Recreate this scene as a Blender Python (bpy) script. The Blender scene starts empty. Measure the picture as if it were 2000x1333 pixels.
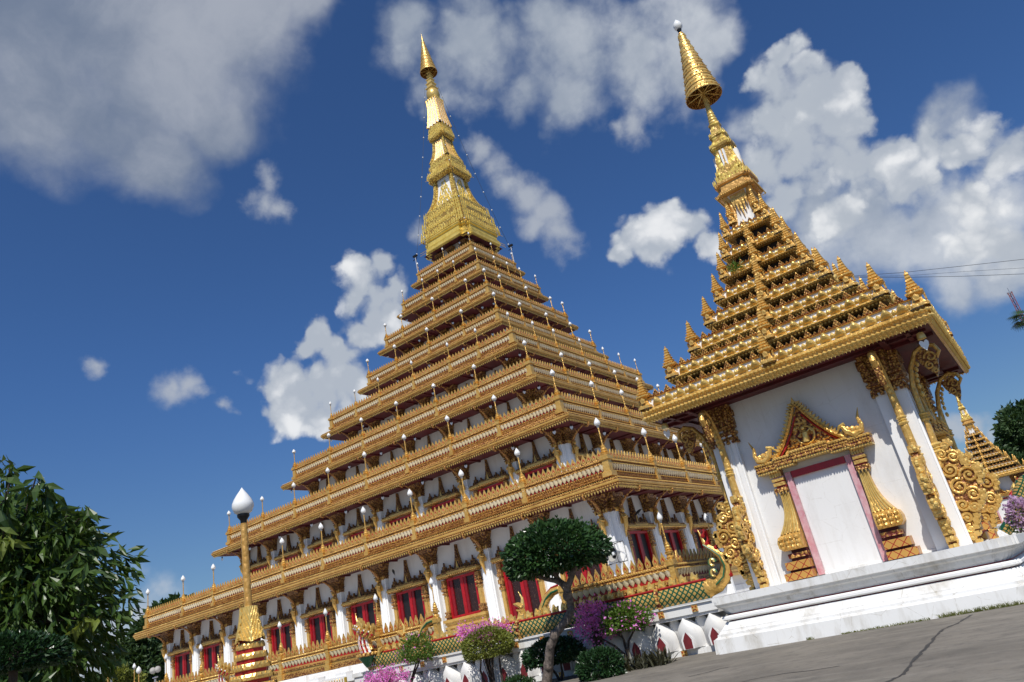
import bpy, math, random
import numpy as np
from mathutils import Matrix, Vector
random.seed(7)
rng = np.random.default_rng(11)
PI = math.pi
scene = bpy.context.scene
COL = scene.collection

# ------------------------------------------------------------------ camera
CAM = Vector((42.872, -59.722, 1.6))
cam_data = bpy.data.cameras.new('camera')
cam_data.sensor_width = 36.0
cam_data.lens = 25.614
cam_data.clip_start = 0.1
cam_data.clip_end = 6000
cam = bpy.data.objects.new('camera', cam_data)
COL.objects.link(cam)
TH, PITCH, ROLL = math.radians(-33.0925), math.radians(21.817), math.radians(-11.9698)
def _tower(v):
    c, s = math.cos(TH), math.sin(TH)
    return Vector((c * v[0] + s * v[1], -s * v[0] + c * v[1], v[2]))
_fw = Vector((0, math.cos(PITCH), math.sin(PITCH)))
_up = Vector((0, -math.sin(PITCH), math.cos(PITCH)))
_rt = Vector((1, 0, 0))
FW = _tower(_fw)
RT = _tower(_rt * math.cos(ROLL) + _up * math.sin(ROLL))
UP = _tower(-_rt * math.sin(ROLL) + _up * math.cos(ROLL))
M3 = Matrix((RT, UP, -FW)).transposed()
cam.matrix_world = Matrix.Translation(CAM) @ M3.to_4x4()
scene.camera = cam
def ray(px, py):
    """unit direction of a pixel of the 2000x1333 photograph"""
    return (FW * 1422.99 + RT * (px - 1000) - UP * (py - 666.5)).normalized()
def on_y(px, py, y):
    d = ray(px, py); return CAM + d * ((y - CAM.y) / d.y)
def on_dist(px, py, dist):
    d = ray(px, py); h = math.hypot(d.x, d.y); return CAM + d * (dist / h)
def proj(P):
    d = Vector(P) - CAM; z = d.dot(FW)
    return 1000 + 1422.99 * d.dot(RT) / z, 666.5 - 1422.99 * d.dot(UP) / z

# ------------------------------------------------------------------ sun, sky, exposure
SUN_AZ, SUN_EL = math.radians(28), math.radians(50.6)
SUN = Vector((math.sin(SUN_AZ) * math.cos(SUN_EL), -math.cos(SUN_AZ) * math.cos(SUN_EL), math.sin(SUN_EL)))
sun_data = bpy.data.lights.new('sun', 'SUN')
sun_data.energy = 4.3
sun_data.angle = math.radians(0.5)
sun_data.color = (1.0, 0.965, 0.90)
sun = bpy.data.objects.new('sun', sun_data)
sun.rotation_mode = 'QUATERNION'
sun.rotation_quaternion = SUN.to_track_quat('Z', 'Y')
sun.location = (60, -90, 120)
COL.objects.link(sun)
scene.view_settings.view_transform = 'Standard'
scene.view_settings.look = 'None'
scene.view_settings.gamma = 1.0
scene.view_settings.use_curve_mapping = False
scene.view_settings.exposure = 0.0
scene.cycles.max_bounces = 6
scene.cycles.diffuse_bounces = 2
scene.cycles.glossy_bounces = 3
scene.cycles.transparent_max_bounces = 6
scene.cycles.sample_clamp_indirect = 4.0

world = bpy.data.worlds.new('World')
scene.world = world
world.use_nodes = True
WN, WL = world.node_tree.nodes, world.node_tree.links
WN.clear()
def wn(t, **kw):
    n = WN.new(t)
    for k, v in kw.items(): setattr(n, k, v)
    return n
def wmath(op, a, b=None, clamp=False):
    n = wn('ShaderNodeMath', operation=op, use_clamp=clamp)
    for i, x in enumerate((a, b)):
        if x is None: continue
        if isinstance(x, (int, float)): n.inputs[i].default_value = x
        else: WL.new(x, n.inputs[i])
    return n.outputs[0]
sky = wn('ShaderNodeTexSky', sky_type='NISHITA')
sky.sun_disc = False
sky.sun_elevation = SUN_EL
sky.sun_rotation = math.atan2(SUN.x, SUN.y)
sky.air_density = 1.0
sky.dust_density = 0.25
sky.ozone_density = 3.2
sky.altitude = 200
SKY_STRENGTH = 0.107
tc = wn('ShaderNodeTexCoord')
DIR = tc.outputs['Generated']
def wnoise(scale, detail, rough, vec, out='Fac', dist=0.0):
    n = wn('ShaderNodeTexNoise'); n.inputs['Scale'].default_value = scale; n.inputs['Detail'].default_value = detail
    n.inputs['Roughness'].default_value = rough; n.inputs['Distortion'].default_value = dist
    WL.new(vec, n.inputs['Vector']); return n.outputs[out]
def vadd(a, b):
    n = wn('ShaderNodeVectorMath', operation='ADD'); WL.new(a, n.inputs[0]); WL.new(b, n.inputs[1]); return n.outputs[0]
def warp(scale, detail, amt):
    n = wn('ShaderNodeVectorMath', operation='MULTIPLY_ADD'); WL.new(wnoise(scale, detail, 0.55, DIR, 'Color'), n.inputs[0])
    n.inputs[1].default_value = (amt,) * 3; n.inputs[2].default_value = (-amt / 2,) * 3; return vadd(DIR, n.outputs[0])
DIRG = warp(5.0, 5, 0.15)
DIRW = warp(11.0, 7, 0.07)
vo = wn('ShaderNodeTexVoronoi'); vo.feature = 'F1'; vo.inputs['Scale'].default_value = 17; vo.inputs['Detail'].default_value = 2.0; vo.inputs['Roughness'].default_value = 0.5
WL.new(DIRW, vo.inputs['Vector'])
BILLOW = wmath('SUBTRACT', 0.55, vo.outputs['Distance'])
NFINE = wmath('SUBTRACT', wnoise(9.0, 10, 0.60, DIR), 0.5)
NSOFT = wmath('SUBTRACT', wnoise(4.2, 8, 0.55, DIRG), 0.5)
def wn_smax(a, b, k=0.25):
    n = wn('ShaderNodeMath', operation='SMOOTH_MAX')
    WL.new(a, n.inputs[0]); WL.new(b, n.inputs[1]); n.inputs[2].default_value = k
    return n.outputs[0]
def blobs(lst, vec):
    out = None
    for (x, y, r) in lst:
        c = ray(x, y); R = (ray(x + r, y) - c).length
        vm = wn('ShaderNodeVectorMath', operation='DISTANCE')
        WL.new(vec, vm.inputs[0]); vm.inputs[1].default_value = c
        b = wmath('SUBTRACT', 1.0, wmath('DIVIDE', vm.outputs['Value'], R))
        out = b if out is None else wn_smax(out, b)
    return out
def smooth(x, lo, hi):
    n = wn('ShaderNodeMapRange', interpolation_type='SMOOTHSTEP')
    WL.new(x, n.inputs['Value']); n.inputs['From Min'].default_value = lo; n.inputs['From Max'].default_value = hi
    return n.outputs['Result']
GREY = [(90, 60, 330), (300, 80, 270), (490, 20, 190), (300, 300, 140), (400, 230, 110), (60, 180, 190), (610, 10, 90)]
LIGHT = [(800, 40, 110), (930, 60, 170), (1080, 90, 180), (1220, 110, 170), (1340, 110, 140), (1400, 100, 80), (880, 140, 90), (1100, 180, 110), (1000, 160, 100),
         (1690, 420, 220), (1850, 440, 230), (1960, 520, 170), (1580, 400, 150), (1480, 330, 70), (190, 1290, 170), (300, 1210, 90), (100, 1330, 220), (1850, 570, 100), (1900, 220, 110), (1560, 190, 110), (1560, 270, 120), (1640, 320, 130), (1500, 230, 80)]
WISP = [(950, 285, 50), (980, 315, 55), (1000, 355, 55), (1030, 395, 60), (1060, 425, 60), (1090, 460, 60), (1040, 450, 50), (515, 350, 45), (505, 385, 50), (530, 390, 40), (350, 765, 50), (385, 755, 50), (410, 765, 35), (445, 797, 32), (1890, 845, 45), (1935, 858, 45), (185, 712, 34), (810, 440, 42), (1870, 850, 40), (1228, 250, 48), (1205, 255, 35)]
WHITE = [(715, 640, 60), (735, 575, 70), (770, 630, 60), (1640, 430, 70), (700, 525, 55), (745, 520, 60), (770, 560, 65), (700, 580, 60), (740, 610, 60), (770, 600, 60), (620, 665, 55), (670, 690, 75), (590, 690, 40), (560, 760, 80), (620, 770, 90), (560, 805, 75), (680, 750, 80), (630, 820, 60),
         (1300, 430, 70), (1250, 460, 70), (1340, 450, 75), (1290, 490, 75), (1225, 490, 45), (1370, 480, 50), (1558, 95, 45), (1530, 120, 50), (1590, 130, 50), (1520, 170, 75), (1610, 180, 85), (1470, 160, 50), (1660, 150, 40), (1570, 220, 90), (1510, 240, 65), (1640, 240, 80), (1560, 300, 100), (1660, 310, 90),
         (1730, 310, 85), (1800, 290, 70), (1880, 300, 95), (1960, 300, 90), (1930, 260, 55), (1500, 320, 70), (1520, 390, 75), (1920, 470, 90), (1980, 490, 90), (1900, 390, 80), (1780, 370, 80)]
GN = wmath('ADD', wmath('MULTIPLY', NSOFT, 1.3), wmath('MULTIPLY', NFINE, 0.75))
m_grey = smooth(wmath('ADD', blobs(GREY, DIRG), GN), 0.0, 0.72)
m_light = smooth(wmath('ADD', blobs(LIGHT, DIRG), wmath('ADD', GN, wmath('MULTIPLY', BILLOW, 0.35))), 0.0, 0.66)
WB = wmath('ADD', blobs(WHITE, DIRW), wmath('ADD', wmath('MULTIPLY', BILLOW, 0.75), wmath('MULTIPLY', NFINE, 0.7)))
m_white = smooth(WB, -0.08, 0.33)
m_wisp = smooth(wmath('ADD', blobs(WISP, DIRW), wmath('ADD', wmath('MULTIPLY', BILLOW, 0.35), wmath('MULTIPLY', NFINE, 2.2))), -0.05, 0.85)
w_core = smooth(wmath('ADD', wmath('MULTIPLY', BILLOW, 1.1), wmath('ADD', wmath('MULTIPLY', NSOFT, 1.9), wmath('MULTIPLY', NFINE, 0.8))), -0.48, 0.34)
def wmix(f, a, b):
    n = wn('ShaderNodeMix', data_type='RGBA')
    if isinstance(f, (int, float)): n.inputs[0].default_value = f
    else: WL.new(f, n.inputs[0])
    for s, x in ((6, a), (7, b)):
        if isinstance(x, tuple): n.inputs[s].default_value = x + (1,)
        else: WL.new(x, n.inputs[s])
    return n.outputs[2]
K = 1.0 / SKY_STRENGTH
def kc(r, g, b): return (r * K, g * K, b * K)
tint = wn('ShaderNodeMix', data_type='RGBA', blend_type='MULTIPLY'); tint.inputs[0].default_value = 1.0
WL.new(sky.outputs['Color'], tint.inputs[6]); sepz = wn('ShaderNodeSeparateXYZ'); WL.new(DIR, sepz.inputs[0])
WL.new(wmix(smooth(sepz.outputs['Z'], 0.02, 0.42), (0.47, 0.56, 0.64), (0.41, 0.62, 0.89)), tint.inputs[7])
TINTED = tint.outputs[2]
g_col = wmix(smooth(wnoise(3.6, 7, 0.6, DIRG), 0.34, 0.66), kc(0.215, 0.26, 0.34), kc(0.46, 0.49, 0.545))
w_col = wmix(w_core, kc(0.46, 0.505, 0.57), kc(0.88, 0.89, 0.90))
l_col = wmix(smooth(wmath('ADD', wmath('MULTIPLY', NSOFT, 1.6), wmath('MULTIPLY', NFINE, 1.1)), -0.25, 0.40), kc(0.36, 0.41, 0.485), kc(0.62, 0.655, 0.70))
s1 = wmix(wmath('MULTIPLY', m_grey, 0.78), TINTED, g_col)
s1 = wmix(wmath('MULTIPLY', m_light, 0.86), s1, l_col)
s2 = wmix(wmath('MULTIPLY', m_white, 0.93), s1, w_col)
s2 = wmix(wmath('MULTIPLY', m_wisp, 0.80), s2, kc(0.47, 0.505, 0.56))
bg = wn('ShaderNodeBackground'); bg.inputs['Strength'].default_value = SKY_STRENGTH
WL.new(s2, bg.inputs['Color'])
wo = wn('ShaderNodeOutputWorld'); WL.new(bg.outputs[0], wo.inputs['Surface'])

# ------------------------------------------------------------------ materials
MATS = {}
class NT:
    def __init__(s, name):
        s.m = bpy.data.materials.new(name); s.m.use_nodes = True
        s.t = s.m.node_tree; s.n = s.t.nodes; s.l = s.t.links
        s.bsdf = s.n['Principled BSDF']; s.out = s.n['Material Output']
        s.co = s.n.new('ShaderNodeTexCoord').outputs['Object']
        MATS[name] = s.m
    def link(s, a, b): s.l.new(a, b)
    def noise(s, scale, detail=4, rough=0.55, vec=None, dist=0.0):
        n = s.n.new('ShaderNodeTexNoise'); n.inputs['Scale'].default_value = scale; n.inputs['Detail'].default_value = detail
        n.inputs['Roughness'].default_value = rough; n.inputs['Distortion'].default_value = dist
        s.l.new(vec or s.co, n.inputs['Vector']); return n.outputs['Fac']
    def voro(s, scale, feature='F1', vec=None, rnd=1.0):
        n = s.n.new('ShaderNodeTexVoronoi'); n.feature = feature; n.inputs['Scale'].default_value = scale; n.inputs['Randomness'].default_value = rnd
        s.l.new(vec or s.co, n.inputs['Vector']); return n.outputs['Distance']
    def ramp(s, x, stops):
        n = s.n.new('ShaderNodeValToRGB'); e = n.color_ramp.elements
        while len(e) < len(stops): e.new(0.5)
        for k, (p, c) in enumerate(stops): e[k].position = p; e[k].color = tuple(c) + (1,)
        s.l.new(x, n.inputs['Fac']); return n.outputs['Color']
    def math(s, op, a, b=None, clamp=False):
        n = s.n.new('ShaderNodeMath'); n.operation = op; n.use_clamp = clamp
        for i, x in enumerate((a, b)):
            if x is None: continue
            if isinstance(x, (int, float)): n.inputs[i].default_value = x
            else: s.l.new(x, n.inputs[i])
        return n.outputs[0]
    def mix(s, f, a, b, mode='MIX'):
        n = s.n.new('ShaderNodeMix'); n.data_type = 'RGBA'; n.blend_type = mode
        for i, x in ((0, f), (6, a), (7, b)):
            if isinstance(x, tuple): n.inputs[i].default_value = x + (1,)
            elif isinstance(x, (int, float)): n.inputs[i].default_value = x
            else: s.l.new(x, n.inputs[i])
        return n.outputs[2]
    def bump(s, h, strength=0.4, dist=0.03):
        n = s.n.new('ShaderNodeBump'); n.inputs['Strength'].default_value = strength; n.inputs['Distance'].default_value = dist
        s.l.new(h, n.inputs['Height']); s.l.new(n.outputs[0], s.bsdf.inputs['Normal']); return n
    def set(s, color=None, rough=None, metal=None, spec=None):
        b = s.bsdf
        if color is not None:
            if isinstance(color, tuple): b.inputs['Base Color'].default_value = color + (1,)
            else: s.l.new(color, b.inputs['Base Color'])
        if rough is not None:
            if isinstance(rough, (int, float)): b.inputs['Roughness'].default_value = rough
            else: s.l.new(rough, b.inputs['Roughness'])
        if metal is not None: b.inputs['Metallic'].default_value = metal
        if spec is not None: b.inputs['Specular IOR Level'].default_value = spec
        return s.m
def gold_mat(name, a, b, rough, metal, bscale, bstr, recess=None, vscale=9.0):
    t = NT(name)
    n = t.noise(1.3, 6, 0.6)
    c = t.mix(t.ramp(n, [(0.32, (0, 0, 0)), (0.68, (1, 1, 1))]), a, b)
    v = t.voro(vscale)
    sm = t.noise(0.55, 8, 0.72)                 # soot and faded paint
    c = t.mix(t.math('MULTIPLY', t.math('SUBTRACT', sm, 0.54, True), 3.2, True), c, tuple(x * k for x, k in zip(a, (0.50, 0.42, 0.40))))
    c = t.mix(t.math('MULTIPLY', t.math('SUBTRACT', 0.42, sm, True), 2.0, True), c, (min(b[0] * 1.08, .95), b[1] * 1.12, b[2] * 1.5))
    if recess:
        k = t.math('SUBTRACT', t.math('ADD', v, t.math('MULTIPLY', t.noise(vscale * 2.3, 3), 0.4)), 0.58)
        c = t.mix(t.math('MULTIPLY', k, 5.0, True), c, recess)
    h = t.math('ADD', t.math('MULTIPLY', v, -1.0), t.math('MULTIPLY', t.noise(bscale, 4), 0.7))
    t.bump(h, bstr, 0.05)
    t.set(c, rough, metal)
    return t.m
gold_mat('gold_ochre', (0.54, 0.285, 0.065), (0.69, 0.395, 0.11), 0.36, 0.28, 14, 0.35)
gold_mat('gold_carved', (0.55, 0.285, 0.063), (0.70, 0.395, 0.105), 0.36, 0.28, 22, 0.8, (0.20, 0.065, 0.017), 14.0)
gold_mat('gold_shaded', (0.36, 0.175, 0.036), (0.50, 0.262, 0.06), 0.42, 0.25, 22, 0.9, (0.10, 0.030, 0.010), 10.0)  # shade under the eaves painted into the gold, plus dark brown carved recesses
gold_mat('gold_scroll', (0.64, 0.36, 0.08), (0.80, 0.495, 0.14), 0.30, 0.42, 20, 0.45)
gold_mat('gold_bright', (0.70, 0.46, 0.12), (0.84, 0.60, 0.20), 0.30, 0.40, 10, 0.18)
gold_mat('gold_yellow', (0.72, 0.50, 0.085), (0.88, 0.66, 0.17), 0.30, 0.3, 9, 0.25, None, 3.0)
gold_mat('gold_filigree', (0.72, 0.49, 0.085), (0.90, 0.68, 0.18), 0.33, 0.25, 9, 0.8, (0.40, 0.24, 0.05), 4.5)
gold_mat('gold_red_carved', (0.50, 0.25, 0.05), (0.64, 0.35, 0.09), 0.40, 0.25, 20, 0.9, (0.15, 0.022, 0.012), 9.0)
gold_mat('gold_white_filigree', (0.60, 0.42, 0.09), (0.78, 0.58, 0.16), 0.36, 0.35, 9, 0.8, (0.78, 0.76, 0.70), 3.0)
gold_mat('cream_gold', (0.84, 0.72, 0.44), (0.92, 0.83, 0.60), 0.26, 0.10, 8, 0.1)

def white_mat(name, col, dirt, amt):
    t = NT(name)
    mp = t.n.new('ShaderNodeMapping'); mp.inputs['Scale'].default_value = (1.0, 1.0, 0.25); t.link(t.co, mp.inputs['Vector'])
    n = t.noise(1.6, 7, 0.65, mp.outputs[0]); n2 = t.noise(9, 5, 0.6)
    f = t.math('MULTIPLY', t.math('MULTIPLY', t.math('SUBTRACT', n, 0.50, True), t.math('ADD', n2, 0.3)), amt, True)
    m2 = t.n.new('ShaderNodeMapping'); m2.inputs['Scale'].default_value = (5.0, 5.0, 0.35); t.link(t.co, m2.inputs['Vector'])
    st = t.math('MULTIPLY', t.math('SUBTRACT', t.noise(1.0, 6, 0.7, m2.outputs[0]), 0.58, True), amt * 0.9, True)   # rain streaks
    cr = t.voro(1.1, 'DISTANCE_TO_EDGE', None, 1.0)
    ck = t.math('MULTIPLY', t.math('LESS_THAN', t.math('ADD', cr, t.math('MULTIPLY', t.math('SUBTRACT', t.noise(7, 4), 0.5), 0.04)), 0.0035), 0.10 * amt)
    t.set(t.mix(t.math('ADD', t.math('ADD', f, st), ck, True), col, dirt), 0.62, 0.0, 0.3)
    t.bump(t.noise(24, 4), 0.10, 0.02)
    return t.m
white_mat('white_plaster', (0.78, 0.765, 0.74), (0.52, 0.48, 0.42), 2.2)
white_mat('white_wall', (0.70, 0.675, 0.645), (0.48, 0.44, 0.38), 2.4)
white_mat('white_worn', (0.78, 0.77, 0.745), (0.44, 0.40, 0.33), 4.2)
white_mat('white_paint', (0.84, 0.83, 0.81), (0.6, 0.57, 0.5), 1.2)
def plain(name, c, rough=0.5, metal=0.0, var=0.25, scale=3.0, bump=0.0, c2=None):
    t = NT(name)
    n = t.noise(scale, 6, 0.6)
    b = c2 or tuple(x * (1 - var) for x in c)
    t.set(t.mix(t.ramp(n, [(0.35, (0, 0, 0)), (0.65, (1, 1, 1))]), c, b), rough, metal)
    if bump: t.bump(t.noise(scale * 8, 4), bump, 0.02)
    return t.m
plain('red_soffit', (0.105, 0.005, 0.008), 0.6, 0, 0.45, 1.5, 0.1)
plain('red_frame', (0.42, 0.008, 0.014), 0.32, 0, 0.30, 4)
plain('red_shutter', (0.26, 0.006, 0.012), 0.34, 0, 0.35, 5)
plain('red_paint', (0.42, 0.014, 0.014), 0.45, 0, 0.3, 3)
plain('maroon_niche', (0.20, 0.018, 0.024), 0.6, 0, 0.35, 4)
plain('pink_frame', (0.56, 0.22, 0.25), 0.5, 0, 0.2, 5, 0.05, (0.66, 0.42, 0.43))
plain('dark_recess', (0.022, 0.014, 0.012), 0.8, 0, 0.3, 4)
plain('dark_interior', (0.012, 0.008, 0.008), 0.5, 0, 0.4, 4)
plain('green_paint', (0.02, 0.15, 0.06), 0.4, 0, 0.3, 6)
plain('black_metal', (0.012, 0.012, 0.013), 0.4, 0.2, 0.3, 9)
plain('grey_metal', (0.42, 0.42, 0.43), 0.35, 0.7, 0.2, 9)
plain('globe_white', (0.84, 0.84, 0.82), 0.12, 0, 0.03, 2)
plain('bark', (0.24, 0.19, 0.155), 0.9, 0, 0.7, 9, 1.0)
plain('bark_dark', (0.07, 0.05, 0.038), 0.9, 0, 0.5, 7, 0.6)
plain('fence_yellow', (0.55, 0.36, 0.05), 0.45, 0.1, 0.2, 6)
plain('tower_red', (0.32, 0.08, 0.06), 0.6, 0, 0.3, 3)
plain('soil', (0.10, 0.075, 0.05), 0.9, 0, 0.4, 3, 0.5)
plain('concrete', (0.42, 0.40, 0.36), 0.8, 0, 0.3, 3, 0.3)
# dark lacquered shutters with gold specks
t = NT('lacquer_panel')
mp = t.n.new('ShaderNodeMapping'); mp.inputs['Scale'].default_value = (1, 1, 0.55); t.link(t.co, mp.inputs['Vector'])
k = t.math('MULTIPLY', t.math('SUBTRACT', t.noise(16, 5, 0.75, mp.outputs[0]), 0.60, True), 9.0, True)
t.set(t.mix(k, (0.030, 0.011, 0.010), (0.24, 0.15, 0.10)), 0.22)
t.bump(t.noise(16, 4, 0.7, mp.outputs[0]), 0.5, 0.03)
# scaled naga skin: gold diamonds with green lines
def scales(name, gold, green, freq, lw=0.13):
    t = NT(name)
    sx = t.n.new('ShaderNodeSeparateXYZ'); t.link(t.co, sx.inputs[0])
    u = t.math('ADD', sx.outputs['X'], sx.outputs['Y'])
    def stripe(a):
        w = t.math('PINGPONG', t.math('MULTIPLY', a, freq), 0.5)
        return t.math('LESS_THAN', w, lw)
    g = t.math('MAXIMUM', stripe(t.math('ADD', u, sx.outputs['Z'])), stripe(t.math('SUBTRACT', u, sx.outputs['Z'])))
    t.set(t.mix(g, gold, green), 0.36, 0.15)
    t.bump(t.math('SUBTRACT', 1.0, g), 0.5, 0.03)
scales('naga_scales', (0.58, 0.36, 0.10), (0.012, 0.095, 0.045), 5.0, 0.17)
scales('lattice_red_gold', (0.56, 0.30, 0.07), (0.36, 0.02, 0.016), 3.6, 0.055)
# white fluted columns are modelled; asphalt
t = NT('asphalt')
n1 = t.noise(0.45, 7, 0.65); n2 = t.noise(45, 3, 0.7); n3 = t.noise(2.2, 8, 0.72)
mp = t.n.new('ShaderNodeMapping'); mp.inputs['Scale'].default_value = (0.18, 2.4, 1); mp.inputs['Rotation'].default_value = (0, 0, -0.1); t.link(t.co, mp.inputs['Vector'])
n4 = t.noise(1.0, 5, 0.6, mp.outputs[0])
c = t.mix(t.ramp(n1, [(0.35, (0, 0, 0)), (0.7, (1, 1, 1))]), (0.145, 0.130, 0.107), (0.250, 0.222, 0.180))
c = t.mix(t.math('MULTIPLY', t.math('SUBTRACT', n4, 0.50, True), 2.6, True), c, (0.31, 0.28, 0.235))
c = t.mix(t.math('MULTIPLY', t.math('SUBTRACT', n3, 0.50, True), 4.0, True), c, (0.105, 0.096, 0.082))
c = t.mix(t.math('MULTIPLY', t.math('SUBTRACT', n2, 0.52, True), 1.5, True), c, (0.33, 0.31, 0.28))
t.set(c, 0.82, 0, 0.3); t.bump(n2, 0.55, 0.01)
plain('tar', (0.055, 0.052, 0.048), 0.7, 0, 0.4, 6, 0.3)
def leaf_mat(name, a, b, rough=0.42, trans=0.35, nscale=2.6):
    t = NT(name)
    g = t.n.new('ShaderNodeNewGeometry')
    rp = t.n.new('ShaderNodeMapping'); rp.inputs['Scale'].default_value = (1, 1, 1); t.link(t.co, rp.inputs['Vector'])
    f = t.ramp(t.noise(nscale, 4, 0.7), [(0.32, (0, 0, 0)), (0.70, (1, 1, 1))])
    r = t.math('MULTIPLY', g.outputs['Random Per Island'], 0.55)
    ff = t.math('ADD', t.math('MULTIPLY', f, 0.6), r, True)
    c = t.mix(ff, a, b)
    t.set(c, rough, 0, 0.45)
    tr = t.n.new('ShaderNodeBsdfTranslucent'); t.link(t.mix(0.5, c, (b[0] * 1.8, b[1] * 1.6, b[2] * 0.6)), tr.inputs['Color'])
    ms = t.n.new('ShaderNodeMixShader'); ms.inputs[0].default_value = trans
    t.link(t.bsdf.outputs[0], ms.inputs[1]); t.link(tr.outputs[0], ms.inputs[2]); t.link(ms.outputs[0], t.out.inputs['Surface'])
    return t.m
leaf_mat('leaf_mango', (0.014, 0.042, 0.009), (0.080, 0.140, 0.024), 0.38, 0.25)
leaf_mat('leaf_mango_young', (0.085, 0.13, 0.02), (0.20, 0.25, 0.045), 0.40, 0.35)
leaf_mat('leaf_topiary_light', (0.022, 0.060, 0.016), (0.060, 0.125, 0.035), 0.30, 0.15, 6)
leaf_mat('leaf_topiary', (0.008, 0.028, 0.009), (0.030, 0.075, 0.022), 0.33, 0.12, 6)
leaf_mat('leaf_dark', (0.010, 0.032, 0.009), (0.045, 0.090, 0.022), 0.42, 0.15)
leaf_mat('leaf_bush', (0.085, 0.12, 0.018), (0.25, 0.27, 0.05), 0.45, 0.25, 8)
leaf_mat('leaf_bougainvillea', (0.055, 0.12, 0.016), (0.15, 0.24, 0.035), 0.45, 0.3, 8)
leaf_mat('leaf_far', (0.018, 0.050, 0.013), (0.055, 0.100, 0.028), 0.55, 0.2, 0.8)
leaf_mat('leaf_purple', (0.030, 0.030, 0.022), (0.085, 0.085, 0.045), 0.45, 0.2, 8)
leaf_mat('flower_magenta', (0.70, 0.13, 0.58), (0.90, 0.34, 0.80), 0.6, 0.35, 8)
leaf_mat('flower_lilac', (0.45, 0.27, 0.50), (0.62, 0.44, 0.66), 0.6, 0.35, 8)
leaf_mat('grass_blade', (0.07, 0.10, 0.02), (0.20, 0.21, 0.06), 0.6, 0.3, 5)

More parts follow.
